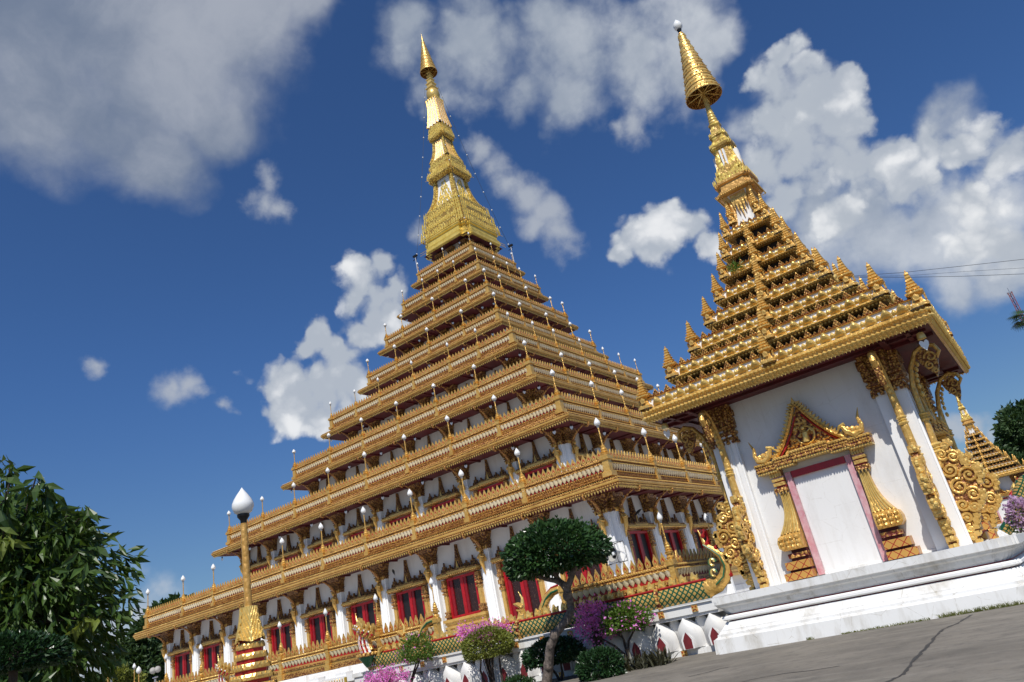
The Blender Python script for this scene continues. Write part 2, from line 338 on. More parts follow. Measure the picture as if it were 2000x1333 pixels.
# ------------------------------------------------------------------ mesh builder
def rotz(a):
    c, s = math.cos(a), math.sin(a)
    return np.array([[c, -s, 0], [s, c, 0], [0, 0, 1.0]])
class MB:
    def __init__(s): s.v = []; s.f = []; s.mi = []; s.n = 0; s.mats = []
    def mat(s, m):
        if m not in s.mats: s.mats.append(m)
        return s.mats.index(m)
    def add(s, V, F, m, loc=(0, 0, 0), R=None, scale=1.0):
        V = np.asarray(V, float) * scale
        if R is not None: V = V @ R.T
        V = V + np.asarray(loc, float)
        s.v.append(V); k = s.n; i = s.mat(m)
        for f in F: s.f.append(tuple(x + k for x in f)); s.mi.append(i)
        s.n += len(V)
    def put(s, tpl, loc=(0, 0, 0), R=None, scale=1.0):
        """stamp another builder"""
        if not tpl.n: return
        V = np.concatenate(tpl.v) * np.asarray(scale, float)
        if R is not None: V = V @ R.T
        s.v.append(V + np.asarray(loc, float)); k = s.n
        idx = [s.mat(m) for m in tpl.mats]
        for f, i in zip(tpl.f, tpl.mi): s.f.append(tuple(x + k for x in f)); s.mi.append(idx[i])
        s.n += len(V)
    def box(s, x0, x1, y0, y1, z0, z1, m, R=None, loc=(0, 0, 0)):
        V = [(x, y, z) for z in (z0, z1) for y in (y0, y1) for x in (x0, x1)]
        F = [(0, 2, 3, 1), (4, 5, 7, 6), (0, 1, 5, 4), (2, 6, 7, 3), (0, 4, 6, 2), (1, 3, 7, 5)]
        s.add(V, F, m, loc, R)
    def ring(s, prof, m, sides=4, shape=None, cx=0, cy=0, caps=False, close=False):
        """sweep profile [(w,z)] round a square (or unit polygon 'shape')"""
        P = np.array(shape if shape is not None else [(-1, -1), (1, -1), (1, 1), (-1, 1)], float)
        n = len(P); V = []; F = []
        for (w, z) in prof:
            for p in P: V.append((cx + p[0] * w, cy + p[1] * w, z))
        k = len(prof)
        for j in range(k - 1 if not close else k):
            a = j * n; b = ((j + 1) % k) * n
            for i in range(n):
                q = (i + 1) % n
                F.append((a + i, a + q, b + q, b + i))
        if caps:
            F.append(tuple(range(n - 1, -1, -1))); F.append(tuple((k - 1) * n + i for i in range(n)))
        s.add(V, F, m)
    def lathe(s, prof, m, n=12, loc=(0, 0, 0), caps=True, R=None):
        V = []; F = []
        for (r, z) in prof:
            for i in range(n):
                a = 2 * PI * i / n; V.append((r * math.cos(a), r * math.sin(a), z))
        for j in range(len(prof) - 1):
            for i in range(n):
                q = (i + 1) % n
                F.append((j * n + i, j * n + q, (j + 1) * n + q, (j + 1) * n + i))
        if caps:
            F.append(tuple(range(n - 1, -1, -1))); F.append(tuple((len(prof) - 1) * n + i for i in range(n)))
        s.add(V, F, m, loc, R)
    def tube(s, pts, rad, m, n=8, flat=1.0, caps=True, R=None, loc=(0, 0, 0)):
        pts = np.array(pts, float); k = len(pts)
        rad = [rad] * k if isinstance(rad, (int, float)) else rad
        V = []; F = []; ref = None
        for j in range(k):
            t = pts[min(j + 1, k - 1)] - pts[max(j - 1, 0)]; t /= (np.linalg.norm(t) + 1e-9)
            if ref is None:
                ref = np.array([0, 0, 1.0]) if abs(t[2]) < 0.9 else np.array([1.0, 0, 0])
            a = np.cross(ref, t); a /= (np.linalg.norm(a) + 1e-9); b = np.cross(t, a); ref = b
            for i in range(n):
                q = 2 * PI * i / n
                V.append(pts[j] + rad[j] * (math.cos(q) * a * flat + math.sin(q) * b))
        for j in range(k - 1):
            for i in range(n):
                q = (i + 1) % n
                F.append((j * n + i, j * n + q, (j + 1) * n + q, (j + 1) * n + i))
        if caps:
            F.append(tuple(range(n - 1, -1, -1))); F.append(tuple((k - 1) * n + i for i in range(n)))
        s.add(V, F, m, loc, R)
    def plate(s, outline, y0, y1, m, R=None, loc=(0, 0, 0), scale=1.0):
        """outline in (x,z), extruded from y0 (front) to y1"""
        n = len(outline)
        V = [(x, y0, z) for x, z in outline] + [(x, y1, z) for x, z in outline]
        F = [tuple(range(n)), tuple(range(2 * n - 1, n - 1, -1))]
        for i in range(n):
            q = (i + 1) % n; F.append((i, i + n, q + n, q))
        s.add(V, F, m, loc, R, scale)
    def ball(s, r, m, loc=(0, 0, 0), n=8, k=5, sc=(1, 1, 1)):
        prof = [(math.sin(PI * j / k) * r, -math.cos(PI * j / k) * r) for j in range(k + 1)]
        V = []; F = []
        for (a, z) in prof:
            for i in range(n):
                q = 2 * PI * i / n; V.append((a * math.cos(q) * sc[0], a * math.sin(q) * sc[1], z * sc[2]))
        for j in range(k):
            for i in range(n):
                q = (i + 1) % n; F.append((j * n + i, j * n + q, (j + 1) * n + q, (j + 1) * n + i))
        s.add(V, F, m, loc)
    def mesh(s, name, smooth=False):
        me = bpy.data.meshes.new(name)
        V = np.concatenate(s.v) if s.v else np.zeros((0, 3))
        me.from_pydata(V.tolist(), [], s.f)
        for m in s.mats: me.materials.append(MATS[m])
        me.polygons.foreach_set('material_index', s.mi)
        if smooth: me.polygons.foreach_set('use_smooth', [True] * len(s.f))
        me.update()
        if smooth:
            try: me.set_sharp_from_angle(angle=math.radians(40))
            except Exception: pass
        return me
    def build(s, name, parent=None, smooth=False, loc=None, rot=None):
        o = bpy.data.objects.new(name, s.mesh(name, smooth)); COL.objects.link(o)
        if parent is not None: o.parent = parent
        if loc is not None: o.location = loc
        if rot is not None: o.rotation_euler = (0, 0, rot)
        return o
def tag(o, label=None, cat=None, group=None, kind=None):
    if label: o['label'] = label
    if cat: o['category'] = cat
    if group: o['group'] = group
    if kind: o['kind'] = kind
    return o
def empty(name, loc=(0, 0, 0), rot=0.0, label=None, cat=None, group=None, kind=None):
    o = bpy.data.objects.new(name, None); COL.objects.link(o)
    o.location = loc; o.rotation_euler = (0, 0, rot)
    return tag(o, label, cat, group, kind)
KIDS = {}
def copy_tree(o, parent=None, name=None):
    c = o.copy(); COL.objects.link(c)
    if parent is not None: c.parent = parent
    for ch in [x for x in bpy.data.objects if x.parent == o]:
        copy_tree(ch, c)
    return c
def inst(name, me, parent, loc=(0, 0, 0), rot=0.0, scale=1.0):
    o = bpy.data.objects.new(name, me); COL.objects.link(o); o.parent = parent
    o.location = loc; o.rotation_euler = (0, 0, rot)
    o.scale = (scale,) * 3 if isinstance(scale, (int, float)) else scale
    return o
# ================================================================== setting
gm = MB(); gm.add([(-900, -700, 0.03), (900, -700, 0.03), (900, 1200, 0.03), (-900, 1200, 0.03)], [(0, 1, 2, 3)], 'asphalt')
tag(gm.build('ground'), kind='structure')

# ================================================================== stamps
def leaf_outline(w, h, n=5):
    """pointed ogee leaf standing on z=0"""
    r = []
    for i in range(n + 1):
        t = i / n
        x = w * (0.62 + 0.55 * t) if t < 0.35 else w * 0.8125 * ((1 - t) / 0.65) ** 1.25
        r.append((x, t * h))
    return [(-x, z) for x, z in r[::-1][1:]][::-1][0:0] + [(x, z) for x, z in r] + [(-x, z) for x, z in r[::-1][1:]]
FINIAL = MB()
FINIAL.plate(leaf_outline(0.17, 0.46), -0.05, 0.03, 'gold_scroll')
FINIAL.plate(leaf_outline(0.085, 0.20), -0.056, -0.04, 'red_paint', loc=(0, 0, 0.07))
FINIAL.plate(leaf_outline(0.045, 0.11), -0.075, -0.05, 'gold_bright', loc=(0, 0, 0.06))
PLEAF = MB(); PLEAF.plate(leaf_outline(0.5, 1.0), -0.10, 0.10, 'gold_scroll')
LEAF = MB(); LEAF.plate(leaf_outline(0.5, 1.0), -0.10, 0.10, 'gold_yellow')
PETAL = MB()
_V = []; _F = []
for j in range(5):
    t = j / 4.0; hw = 0.20 * (1 - 0.85 * t ** 2.2); d = 0.17 * (1 - t) ** 0.8 + 0.03; z = 0.60 - 0.36 * t
    for i in range(5):
        a = (i - 2) / 2.0; _V.append((a * hw, -d * (1 - 0.65 * a * a), z))
for j in range(4):
    for i in range(4): _F.append((j * 5 + i, (j + 1) * 5 + i, (j + 1) * 5 + i + 1, j * 5 + i + 1))
_F.append((0, 1, 2, 3, 4))
PETAL.add(_V, _F, 'cream_gold')
BEAD = MB(); BEAD.add([(0, -1, 0), (1, 0, 0), (0, 1, 0), (-1, 0, 0), (0, 0, 1), (0, 0, -1)],
                      [(0, 1, 4), (1, 2, 4), (2, 3, 4), (3, 0, 4), (1, 0, 5), (2, 1, 5), (3, 2, 5), (0, 3, 5)], 'gold_bright')
DRIP = MB(); DRIP.add([(-.05, -.05, 0), (.05, -.05, 0), (.05, .05, 0), (-.05, .05, 0), (0, -.02, -.16)], [(0, 1, 4), (1, 2, 4), (2, 3, 4), (3, 0, 4)], 'gold_bright')
def along(mb, tpl, w, z, sp, side, off=0.0, scale=1.0, margin=0.0, s0=None, s1=None):
    """stamp along one side (0 = facing -y, 1 = facing +x ...) of a square of half width w"""
    a, b = (-w + margin if s0 is None else s0), (w - margin if s1 is None else s1)
    n = max(1, int(round((b - a) / sp))); R = rotz(side * PI / 2)
    for i in range(n):
        p = np.array([a + (i + 0.5) * (b - a) / n, -(w + off), z]) @ R.T
        mb.put(tpl, p, R, scale)

# ================================================================== the tower
tower = empty('stupa_tower', (0, 0, 0), 0, 'nine storey gold and white stupa with stepped galleries and tall gold spire', 'pagoda')
W = [25.0, 20.24, 15.58, 12.62, 9.72, 7.91, 6.10, 4.66, 3.49]
Z = [8.36, 14.20, 19.39, 23.86, 28.01, 32.01, 35.98, 39.52, 43.09]
WW = [22.9, 18.1, 13.4, 10.4, 7.5, 5.75, 4.15, 2.95, 2.1]
B = [24.10, 19.0, 14.5, 11.7, 8.7, 7.05, 5.38, 3.85]
ZB = [z + d for z, d in zip(Z, (.38, .55, .50, .54, .55, .50, .46, .40))]
TIP = [12.05, 17.85, 22.85, 27.3, 31.45, 35.3, 39.1, 42.3]
POSTS = [[0, 4.6, 9.2, 13.8, 18.35], [0, 4.6, 9.2, 13.8], [0, 4.6, 9.2], [0, 4.6, 8.0], [0, 4.6], [0, 4.6], [0, 2.3], [0]]
COLS = [[0, 4.6, 9.2, 13.8, 18.35], [0, 4.6, 9.2, 13.8], [0, 4.6, 9.2], [0, 3.4, 6.8], [0, 2.4, 4.8], [0, 1.8, 3.7], [0, 1.9], [0, 1.3], [0]]
def sym(l): return sorted(set([-x for x in l] + list(l)))
def visible(P, margin=0):
    """rough test: is a point of the right face clear of the pavilion in front of it?"""
    x, y = proj(P); return x < 1440 + margin or y < 560

for i in range(9):
    w, z, ww = W[i], Z[i], WW[i]
    zlo = 1.5 if i == 0 else Z[i - 1] + 0.3
    m = MB(); m.ring([(ww, zlo), (ww, z - 0.02)], 'white_wall')
    m.ring([(ww + .04, zlo), (ww + .04, zlo + .5), (ww + .01, zlo + .56)], 'white_plaster')
    m.build('storey_wall', tower)
    # eave: red soffit, gold mouldings, drip row
    m = MB()
    if i < 8:
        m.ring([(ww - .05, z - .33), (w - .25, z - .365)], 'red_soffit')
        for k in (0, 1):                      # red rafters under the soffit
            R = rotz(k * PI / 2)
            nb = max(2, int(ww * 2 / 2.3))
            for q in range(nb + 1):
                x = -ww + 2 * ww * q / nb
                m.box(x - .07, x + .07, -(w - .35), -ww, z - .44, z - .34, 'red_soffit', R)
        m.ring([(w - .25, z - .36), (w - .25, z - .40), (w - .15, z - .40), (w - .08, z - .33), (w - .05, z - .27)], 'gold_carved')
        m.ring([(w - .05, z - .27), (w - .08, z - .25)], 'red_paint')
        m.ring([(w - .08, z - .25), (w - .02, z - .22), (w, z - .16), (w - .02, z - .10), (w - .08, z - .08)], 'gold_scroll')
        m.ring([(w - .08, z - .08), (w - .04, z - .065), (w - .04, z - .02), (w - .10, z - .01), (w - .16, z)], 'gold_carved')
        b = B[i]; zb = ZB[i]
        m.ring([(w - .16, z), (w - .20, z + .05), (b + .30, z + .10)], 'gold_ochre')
        m.ring([(b + .30, z + .10), (b + .12, z + .11), (b + .12, z + .22)], 'dark_recess')  # narrow slot colored near black, its shade painted in
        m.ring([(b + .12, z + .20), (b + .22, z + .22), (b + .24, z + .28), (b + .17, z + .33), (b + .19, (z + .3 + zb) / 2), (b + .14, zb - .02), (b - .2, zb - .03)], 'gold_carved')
        m.ring([(b - .2, zb - .06), (ww - .5 if i == 8 else WW[i + 1], zb - .06)], 'white_worn')
        for k in (0, 1):
            along(m, DRIP, w - .16, z - .41, .20 if i < 4 else .17, k)
            along(m, BEAD, w - .12, z + .03, .15, k, 0, .055); along(m, BEAD, w - .08, z - .31, .15, k, 0, .05)
    else:
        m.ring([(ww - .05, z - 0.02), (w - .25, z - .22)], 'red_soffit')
    m.build('eave', tower)
# ---- balustrades
for i in range(8):
    b, zb = B[i], ZB[i]; s = 1.0 if i < 4 else 0.86
    m = MB()
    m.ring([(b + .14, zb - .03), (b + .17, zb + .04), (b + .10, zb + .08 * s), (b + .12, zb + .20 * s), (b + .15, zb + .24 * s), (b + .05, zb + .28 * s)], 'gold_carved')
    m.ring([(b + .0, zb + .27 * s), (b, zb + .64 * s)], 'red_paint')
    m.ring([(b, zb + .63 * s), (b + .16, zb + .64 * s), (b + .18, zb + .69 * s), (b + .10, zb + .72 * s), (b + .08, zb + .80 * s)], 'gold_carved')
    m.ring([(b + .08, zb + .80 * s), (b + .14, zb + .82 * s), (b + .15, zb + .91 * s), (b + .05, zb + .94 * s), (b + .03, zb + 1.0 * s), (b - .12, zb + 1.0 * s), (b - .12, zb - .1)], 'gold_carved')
    for k in (0, 1):
        R = rotz(k * PI / 2)
        along(m, PETAL, b, zb + .06 * s, .285 if i < 4 else .27, k, 0.02, (.86 * s ** .3, .85, 1.0 * s), .22)
        along(m, FINIAL, b, zb + 1.0 * s, .35 if i < 4 else .32, k, -.03, (1.22 * s ** .4, 1, 1.18 * s), .20)
        along(m, BEAD, b, zb + .865 * s, .13, k, .15, .050 * s, .2)
        along(m, BEAD, b, zb + .665 * s, .15, k, .175, .042 * s, .2)
        along(m, BEAD, b, zb + .22 * s, .15, k, .145, .040 * s, .2)
    m.build('balustrade', tower)
    # square posts under the lamps
    for k in (0, 1):
        R = rotz(k * PI / 2)
        for x in sym(POSTS[i]):
            m = MB()
            for (h0, h1, hw, d) in ((-.06, .22, .20, .23), (.22, .85, .13, .17), (.85, 1.05, .19, .22)):
                m.box(x - hw * s, x + hw * s, -(b + d), -(b - .1), zb + h0 * s, zb + h1 * s, 'gold_scroll', R)
            m.build('balustrade_post', tower)
    for (sx, sy) in ((-1, -1), (1, -1), (1, 1)):
        m = MB()
        for (h0, h1, hw) in ((-.10, .16, .30), (.16, .85, .20), (.85, 1.05, .28)):
            m.box(sx * b - hw * s, sx * b + hw * s, sy * b - hw * s, sy * b + hw * s, zb + h0 * s, zb + h1 * s, 'gold_scroll')
        m.build('balustrade_post', tower)

# ---- columns: white fluted shaft with gold lotus capital and a naga bracket
def column_mesh(h, hw, d, cap):
    """shaft rises from z=0 to h, back at y=0, front at y=-d"""
    m = MB()
    fl = [(-hw, 0.0), (-hw, -d * .72), (-hw * .78, -d * .74), (-hw * .76, -d * .9), (-hw * .46, -d * .9), (-hw * .44, -d * .97), (-hw * .30, -d * .97), (-hw * .27, -d), (hw * .27, -d), (hw * .30, -d * .97),
          (hw * .44, -d * .97), (hw * .46, -d * .9), (hw * .76, -d * .9), (hw * .78, -d * .74), (hw, -d * .72), (hw, 0.0)]
    n = len(fl); V = []; F = []
    for z, s in ((0, 1.12), (h, 1.0)):
        for x, y in fl: V.append((x * s, y * s, z))
    for q in range(n - 1): F.append((q, q + 1, n + q + 1, n + q))
    m.add(V, F, 'white_paint')
    c = MB()
    def fr(z0, w0, z1, w1, mat):
        V = []
        for z, a in ((z0, w0), (z1, w1)):
            V += [(-a, 0, z), (-a, -d * .9 - (a - hw) - .02, z), (a, -d * .9 - (a - hw) - .02, z), (a, 0, z)]
        c.add(V, [(0, 1, 5, 4), (1, 2, 6, 5), (2, 3, 7, 6), (0, 3, 2, 1), (4, 5, 6, 7)], mat)
    z = h
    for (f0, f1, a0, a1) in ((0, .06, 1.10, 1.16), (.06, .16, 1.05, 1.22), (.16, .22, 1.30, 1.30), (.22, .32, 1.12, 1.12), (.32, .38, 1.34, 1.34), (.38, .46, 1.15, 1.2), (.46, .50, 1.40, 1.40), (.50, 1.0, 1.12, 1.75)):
        fr(z + f0 * cap, hw * a0, z + f1 * cap, hw * a1, 'gold_shaded')
    for q in range(5):                         # tall lotus leaves of the capital
        x = (q - 2) * hw * .62
        c.plate([(-hw * .24 + x * .85, 0), (hw * .24 + x * .85, 0), (hw * .34 + x * 1.2, cap * .36), (x * 1.35, cap * .55), (-hw * .34 + x * 1.2, cap * .36)], -d * .9 - hw * .52, -d * .9 - hw * .2, 'gold_shaded', loc=(0, 0, h + .46 * cap))
        c.plate(leaf_outline(hw * .2, cap * .24), -d * .9 - hw * .34, -d * .9 - hw * .1, 'gold_scroll', R=np.diag([1, 1, -1.0]), loc=((q - 2) * hw * .5, 0, h + .18 * cap))
    return m, c
def bracket_mesh(reach, drop):
    """naga bracket: foot at (0,0,-drop), head curling under the eave at (0,-reach,0)"""
    m = MB(); pts = []; rad = []
    for q in range(13):
        t = q / 12.0
        y = -(.10 + (reach * .80 - .16) * (t ** 3.0)); zz = -drop + (drop - .05) * (t ** .85)
        pts.append((0, y, zz)); rad.append(.06 + .07 * math.sin(PI * min(1, t * 1.15)))
    for q in range(1, 9):
        a = q / 8.0 * 1.5 * PI
        r = .22 * (1 - q / 12.0)
        pts.append((0, -reach * .80 - .02 - .22 + r * math.cos(a) + .12, -.07 - r * math.sin(a) - .02)); rad.append(.10 - .006 * q)
    m.tube(pts, rad, 'gold_carved', 6, 0.8)
    for q in range(3, 12, 2):                  # flame crest
        p = pts[q]; m.plate(leaf_outline(.07, .2), -.03, .03, 'gold_carved', R=np.array([[0, 1., 0], [-.6, 0, -.8], [-.8, 0, .6]]).T @ np.eye(3), loc=(p[0], p[1] - .05, p[2]))
    return m
def kinnari_mesh():
    """small gilded winged figure under each bracket: tail, body, arms held to the chest, head with pointed crown"""
    m = MB()
    m.tube([(0, 0, -.95), (0, -.06, -.62), (0, -.16, -.30), (0, -.20, 0), (0, -.17, .22), (0, -.14, .36)], [.02, .07, .13, .15, .17, .07], 'gold_scroll', 8)
    m.ball(.115, 'gold_scroll', (0, -.18, .50), 8, 6, (.9, 1, 1.1))
    m.lathe([(.10, .56), (.08, .62), (.05, .66), (.045, .72), (0.0, .92)], 'gold_scroll', 7, (0, -.17, 0), False)
    for s in (-1, 1):
        m.tube([(s * .17, -.15, .28), (s * .22, -.24, .08), (s * .08, -.36, .14)], [.055, .05, .035], 'gold_scroll', 6)
        m.plate(leaf_outline(.14, .42), -.02, .02, 'gold_scroll', loc=(s * .2, -.05, -.2))
    return m
KIN = kinnari_mesh().mesh('kinnari_figure', True)
colm, capm, brm = {}, {}, {}
for i in range(9):
    ww, w, z = WW[i], W[i], Z[i]
    zlo = 1.52 if i == 0 else Z[i - 1] + 0.3
    s = 1.0 if i < 3 else (.9 if i == 3 else .8)
    cap = 1.0 * s; h = z - 0.36 - cap - zlo
    sh, cp = column_mesh(h, .37 * s, .42 * s, cap)
    colm[i], capm[i] = sh.mesh('column'), cp.mesh('capital')
    reach = w - ww - .30; brm[i] = bracket_mesh(reach, 1.75 * s).mesh('naga_bracket', True)
    for k in (0, 1):
        R = rotz(k * PI / 2)
        for x in sym(COLS[i]) + [-ww + .30, ww - .30]:
            P = np.array([x, -ww, zlo]) @ R.T
            if k == 1 and not visible((P[0], P[1], z - 1.5), 420): continue
            c = inst('column', colm[i], tower, P, k * PI / 2)
            inst('capital', capm[i], c)
            if i < 8:
                Q = np.array([x, -ww - .36 * s, z - .36]) @ R.T
                br = inst('naga_bracket', brm[i], tower, Q, k * PI / 2)
                if i < 4: inst('kinnari_figure', KIN, br, (0, -.12, -1.55 * s), 0, s)

# ---- windows and doors
def pediment(m, cx, z, sc, mat='gold_shaded'):
    g = [(.44, 0), (.35, .10), (.22, .34), (.12, .70), (.05, 1.10), (0.0, 1.55)]
    out = [(x * sc, zz * sc) for x, zz in g]; out = out + [(-x, zz) for x, zz in out[::-1][1:]]
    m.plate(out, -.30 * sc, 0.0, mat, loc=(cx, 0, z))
    inn = [(x * .62, zz * .62 + .03) for x, zz in out]
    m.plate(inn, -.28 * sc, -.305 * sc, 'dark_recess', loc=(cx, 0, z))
    inn = [(x * .40, zz * .42 + .03) for x, zz in out]
    m.plate(inn, -.33 * sc, -.28 * sc, 'gold_scroll', loc=(cx, 0, z))
    for sx in (-1, 1):
        for (dx, hh, w2) in ((.56, .26, .08), (.70, .40, .08), (.86, .24, .07), (1.08, .34, .08), (1.22, .62, .10), (1.36, .40, .08), (1.50, .24, .07)):
            tri = [(-w2 * sc, 0), (w2 * sc, 0), (w2 * .55 * sc, hh * .45 * sc), (w2 * .15 * sc, hh * sc), (-w2 * .15 * sc, hh * sc), (-w2 * .55 * sc, hh * .45 * sc)]
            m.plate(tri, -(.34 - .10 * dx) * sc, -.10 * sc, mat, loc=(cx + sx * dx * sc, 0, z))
def window_parts(hw, z0, z1, pane, sc=1.0, sill=.8, door=False):
    """local frame: wall at y=0, outward -y; returns dict name->MB"""
    P = {}
    m = MB()                                   # red frame with deep reveals
    t = .15 * sc
    m.box(-hw, -hw + t, -.16, .05, z0, z1, 'red_frame'); m.box(hw - t, hw, -.16, .05, z0, z1, 'red_frame')
    m.box(-hw + t, hw - t, -.16, .05, z1 - t, z1, 'red_frame'); m.box(-hw + t, hw - t, -.16, .05, z0, z0 + t, 'red_frame')
    m.box(-t * .8, t * .8, -.13, .03, z0 + t, z1 - t, 'red_frame')
    P['window_frame'] = m
    for sx in (-1, 1):
        m = MB(); x0, x1 = sorted((sx * t * .8, sx * (hw - t)))
        m.box(x0, x1, -.02, .0, z0 + t, z1 - t, pane)
        if sx == -1: m.box(x0 + .0, x0 + .26 * sc, -.10, -.02, z0 + t, z1 - t, 'red_shutter')
        else: m.box(x0 + .0, x0 + .22 * sc, -.10, -.02, z0 + t, z1 - t, 'red_shutter')
        P['shutter' if sx < 0 else 'shutter.001'] = m
    for sx in (-1, 1):
        m = MB(); x = sx * (hw + .20 * sc); hh = z1 - z0
        zz0 = z0 - .1
        for (a, b_, r, d) in ((0, .05, .19, .34), (.05, .10, .15, .30), (.10, .15, .21, .36), (.15, .20, .16, .30), (.20, .24, .19, .33), (.24, .66, .12, .24), (.66, .70, .18, .32), (.70, .74, .13, .26), (.74, .80, .19, .33), (.80, .84, .14, .27), (.84, .88, .18, .32), (.88, 1.02, .15, .30)):
            m.box(x - r * sc, x + r * sc, -d * sc, 0, zz0 + a * hh, zz0 + b_ * hh, 'gold_scroll' if r < .13 else 'gold_carved')
        P['pilaster' if sx < 0 else 'pilaster.001'] = m
    m = MB(); wl = hw + .45 * sc
    for (x0, x1, up) in ((-wl, -hw * .62, 0), (-hw * .62, hw * .62, .06 * sc), (hw * .62, wl, 0)):
        m.box(x0, x1, -.50 * sc, 0, z1 + .02 + up, z1 + .12 * sc + up, 'gold_carved')
        m.box(x0 - .04, x1 + .04, -.56 * sc, 0, z1 + .12 * sc + up, z1 + .26 * sc + up, 'gold_scroll')
        m.box(x0, x1, -.50 * sc, 0, z1 + .26 * sc + up, z1 + .36 * sc + up, 'gold_carved')
    n = int(wl * 2 / .16)
    for q in range(n): m.put(BEAD, (-wl + (q + .5) * 2 * wl / n, -.56 * sc, z1 + .14 * sc), None, .055)
    P['lintel'] = m
    m = MB(); pediment(m, 0, z1 + .38 * sc, sc); P['pediment'] = m
    if not door:
        m = MB(); ws = hw + .42 * sc
        for (f0, f1, e, d) in ((0, .22, .10, .42), (.22, .34, .0, .30), (.34, .48, .06, .38), (.48, .62, -.02, .30), (.62, .80, .03, .36), (.80, 1.0, .10, .46)):
            m.box(-ws - e, ws + e, -d * sc, 0, z0 - sill + f0 * sill, z0 - sill + f1 * sill - .002, 'gold_scroll')
        P['window_sill'] = m
    return P
PCACHE = {}
def place_window(kind, key, maker, P, k):
    if key not in PCACHE: PCACHE[key] = {n: mb.mesh(n.split('.')[0]) for n, mb in maker().items()}
    d = PCACHE[key]
    main = 'window_frame'
    o = inst(kind, d[main], tower, P, k * PI / 2)
    for n, me in d.items():
        if n != main: inst(n.split('.')[0], me, o)
for i in range(6):
    ww, z = WW[i], Z[i]
    edges = [-ww + .3] + sym(COLS[i]) + [ww - .3]
    for k in (0, 1):
        R = rotz(k * PI / 2)
        for a, b_ in zip(edges[:-1], edges[1:]):
            if b_ - a < 1.7: continue
            c = (a + b_) / 2
            P = np.array([c, -ww, 0]) @ R.T
            if k == 1 and not visible((P[0], P[1], z - 3), 400): continue
            if i == 0:
                if k == 0 and 13 < c < 18.3:
                    place_window('door', 'door', lambda: window_parts(1.20, 1.75, 5.95, 'lacquer_panel', 1.0, .8, True), P, k)
                else:
                    pn = 'lacquer_panel' if (k == 0 and c > 9) else 'dark_interior'
                    place_window('window', 'w0' + pn, lambda: window_parts(1.22, 3.45, 5.90, pn), P, k)
            else:
                sc = (1.0, 1.0, .95, .74, .55, .42)[i]
                zz = z - (2.36 if i < 3 else 2.5) * max(sc, .8)
                place_window('window', 'w%d' % i, lambda: window_parts(1.2 * sc, zz - 2.1 * sc, zz, 'dark_interior', sc), P, k)

# ---- spire
RED = [(-1, -.72), (-.86, -.72), (-.86, -.86), (-.72, -.86), (-.72, -1), (.72, -1), (.72, -.86), (.86, -.86), (.86, -.72), (1, -.72),
       (1, .72), (.86, .72), (.86, .86), (.72, .86), (.72, 1), (-.72, 1), (-.72, .86), (-.86, .86), (-.86, .72), (-1, .72)]
def leaf_row(m, w, z, sp, h, lean=0.0, sides=(0, 1, 2, 3), margin=0.1):
    for k in sides: along(m, LEAF, w, z, sp, k, 0.0, (sp * .95, .35 * sp + .06, h), margin)
m = MB()
m.ring([(3.24, 42.87), (3.45, 42.86), (3.52, 42.95), (3.52, 43.35), (3.42, 43.42), (3.46, 43.52), (3.30, 43.56), (3.26, 44.25), (3.40, 44.32), (3.46, 44.5), (3.40, 44.65), (3.1, 44.7)], 'gold_yellow', shape=RED)
m.ring([(3.1, 44.7), (3.34, 44.8), (3.36, 45.6), (3.18, 45.7), (3.06, 45.8), (3.12, 46.9), (2.96, 47.0), (2.80, 47.1), (2.84, 48.2), (2.5, 48.5)], 'gold_filigree', shape=RED)
for (w, z, sp, h) in ((3.36, 44.75, .36, .62), (3.28, 45.3, .34, .55), (3.10, 45.9, .32, .6), (3.08, 46.5, .32, .6), (2.84, 47.2, .3, .6), (2.80, 47.8, .28, .6)):
    leaf_row(m, w, z, sp, h)
for k in (0, 1):
    along(m, BEAD, 3.52, 43.0, .16, k, 0, .06); along(m, BEAD, 3.50, 43.30, .16, k, 0, .06); along(m, BEAD, 3.46, 44.5, .16, k, 0, .06)
m.build('spire_base', tower)
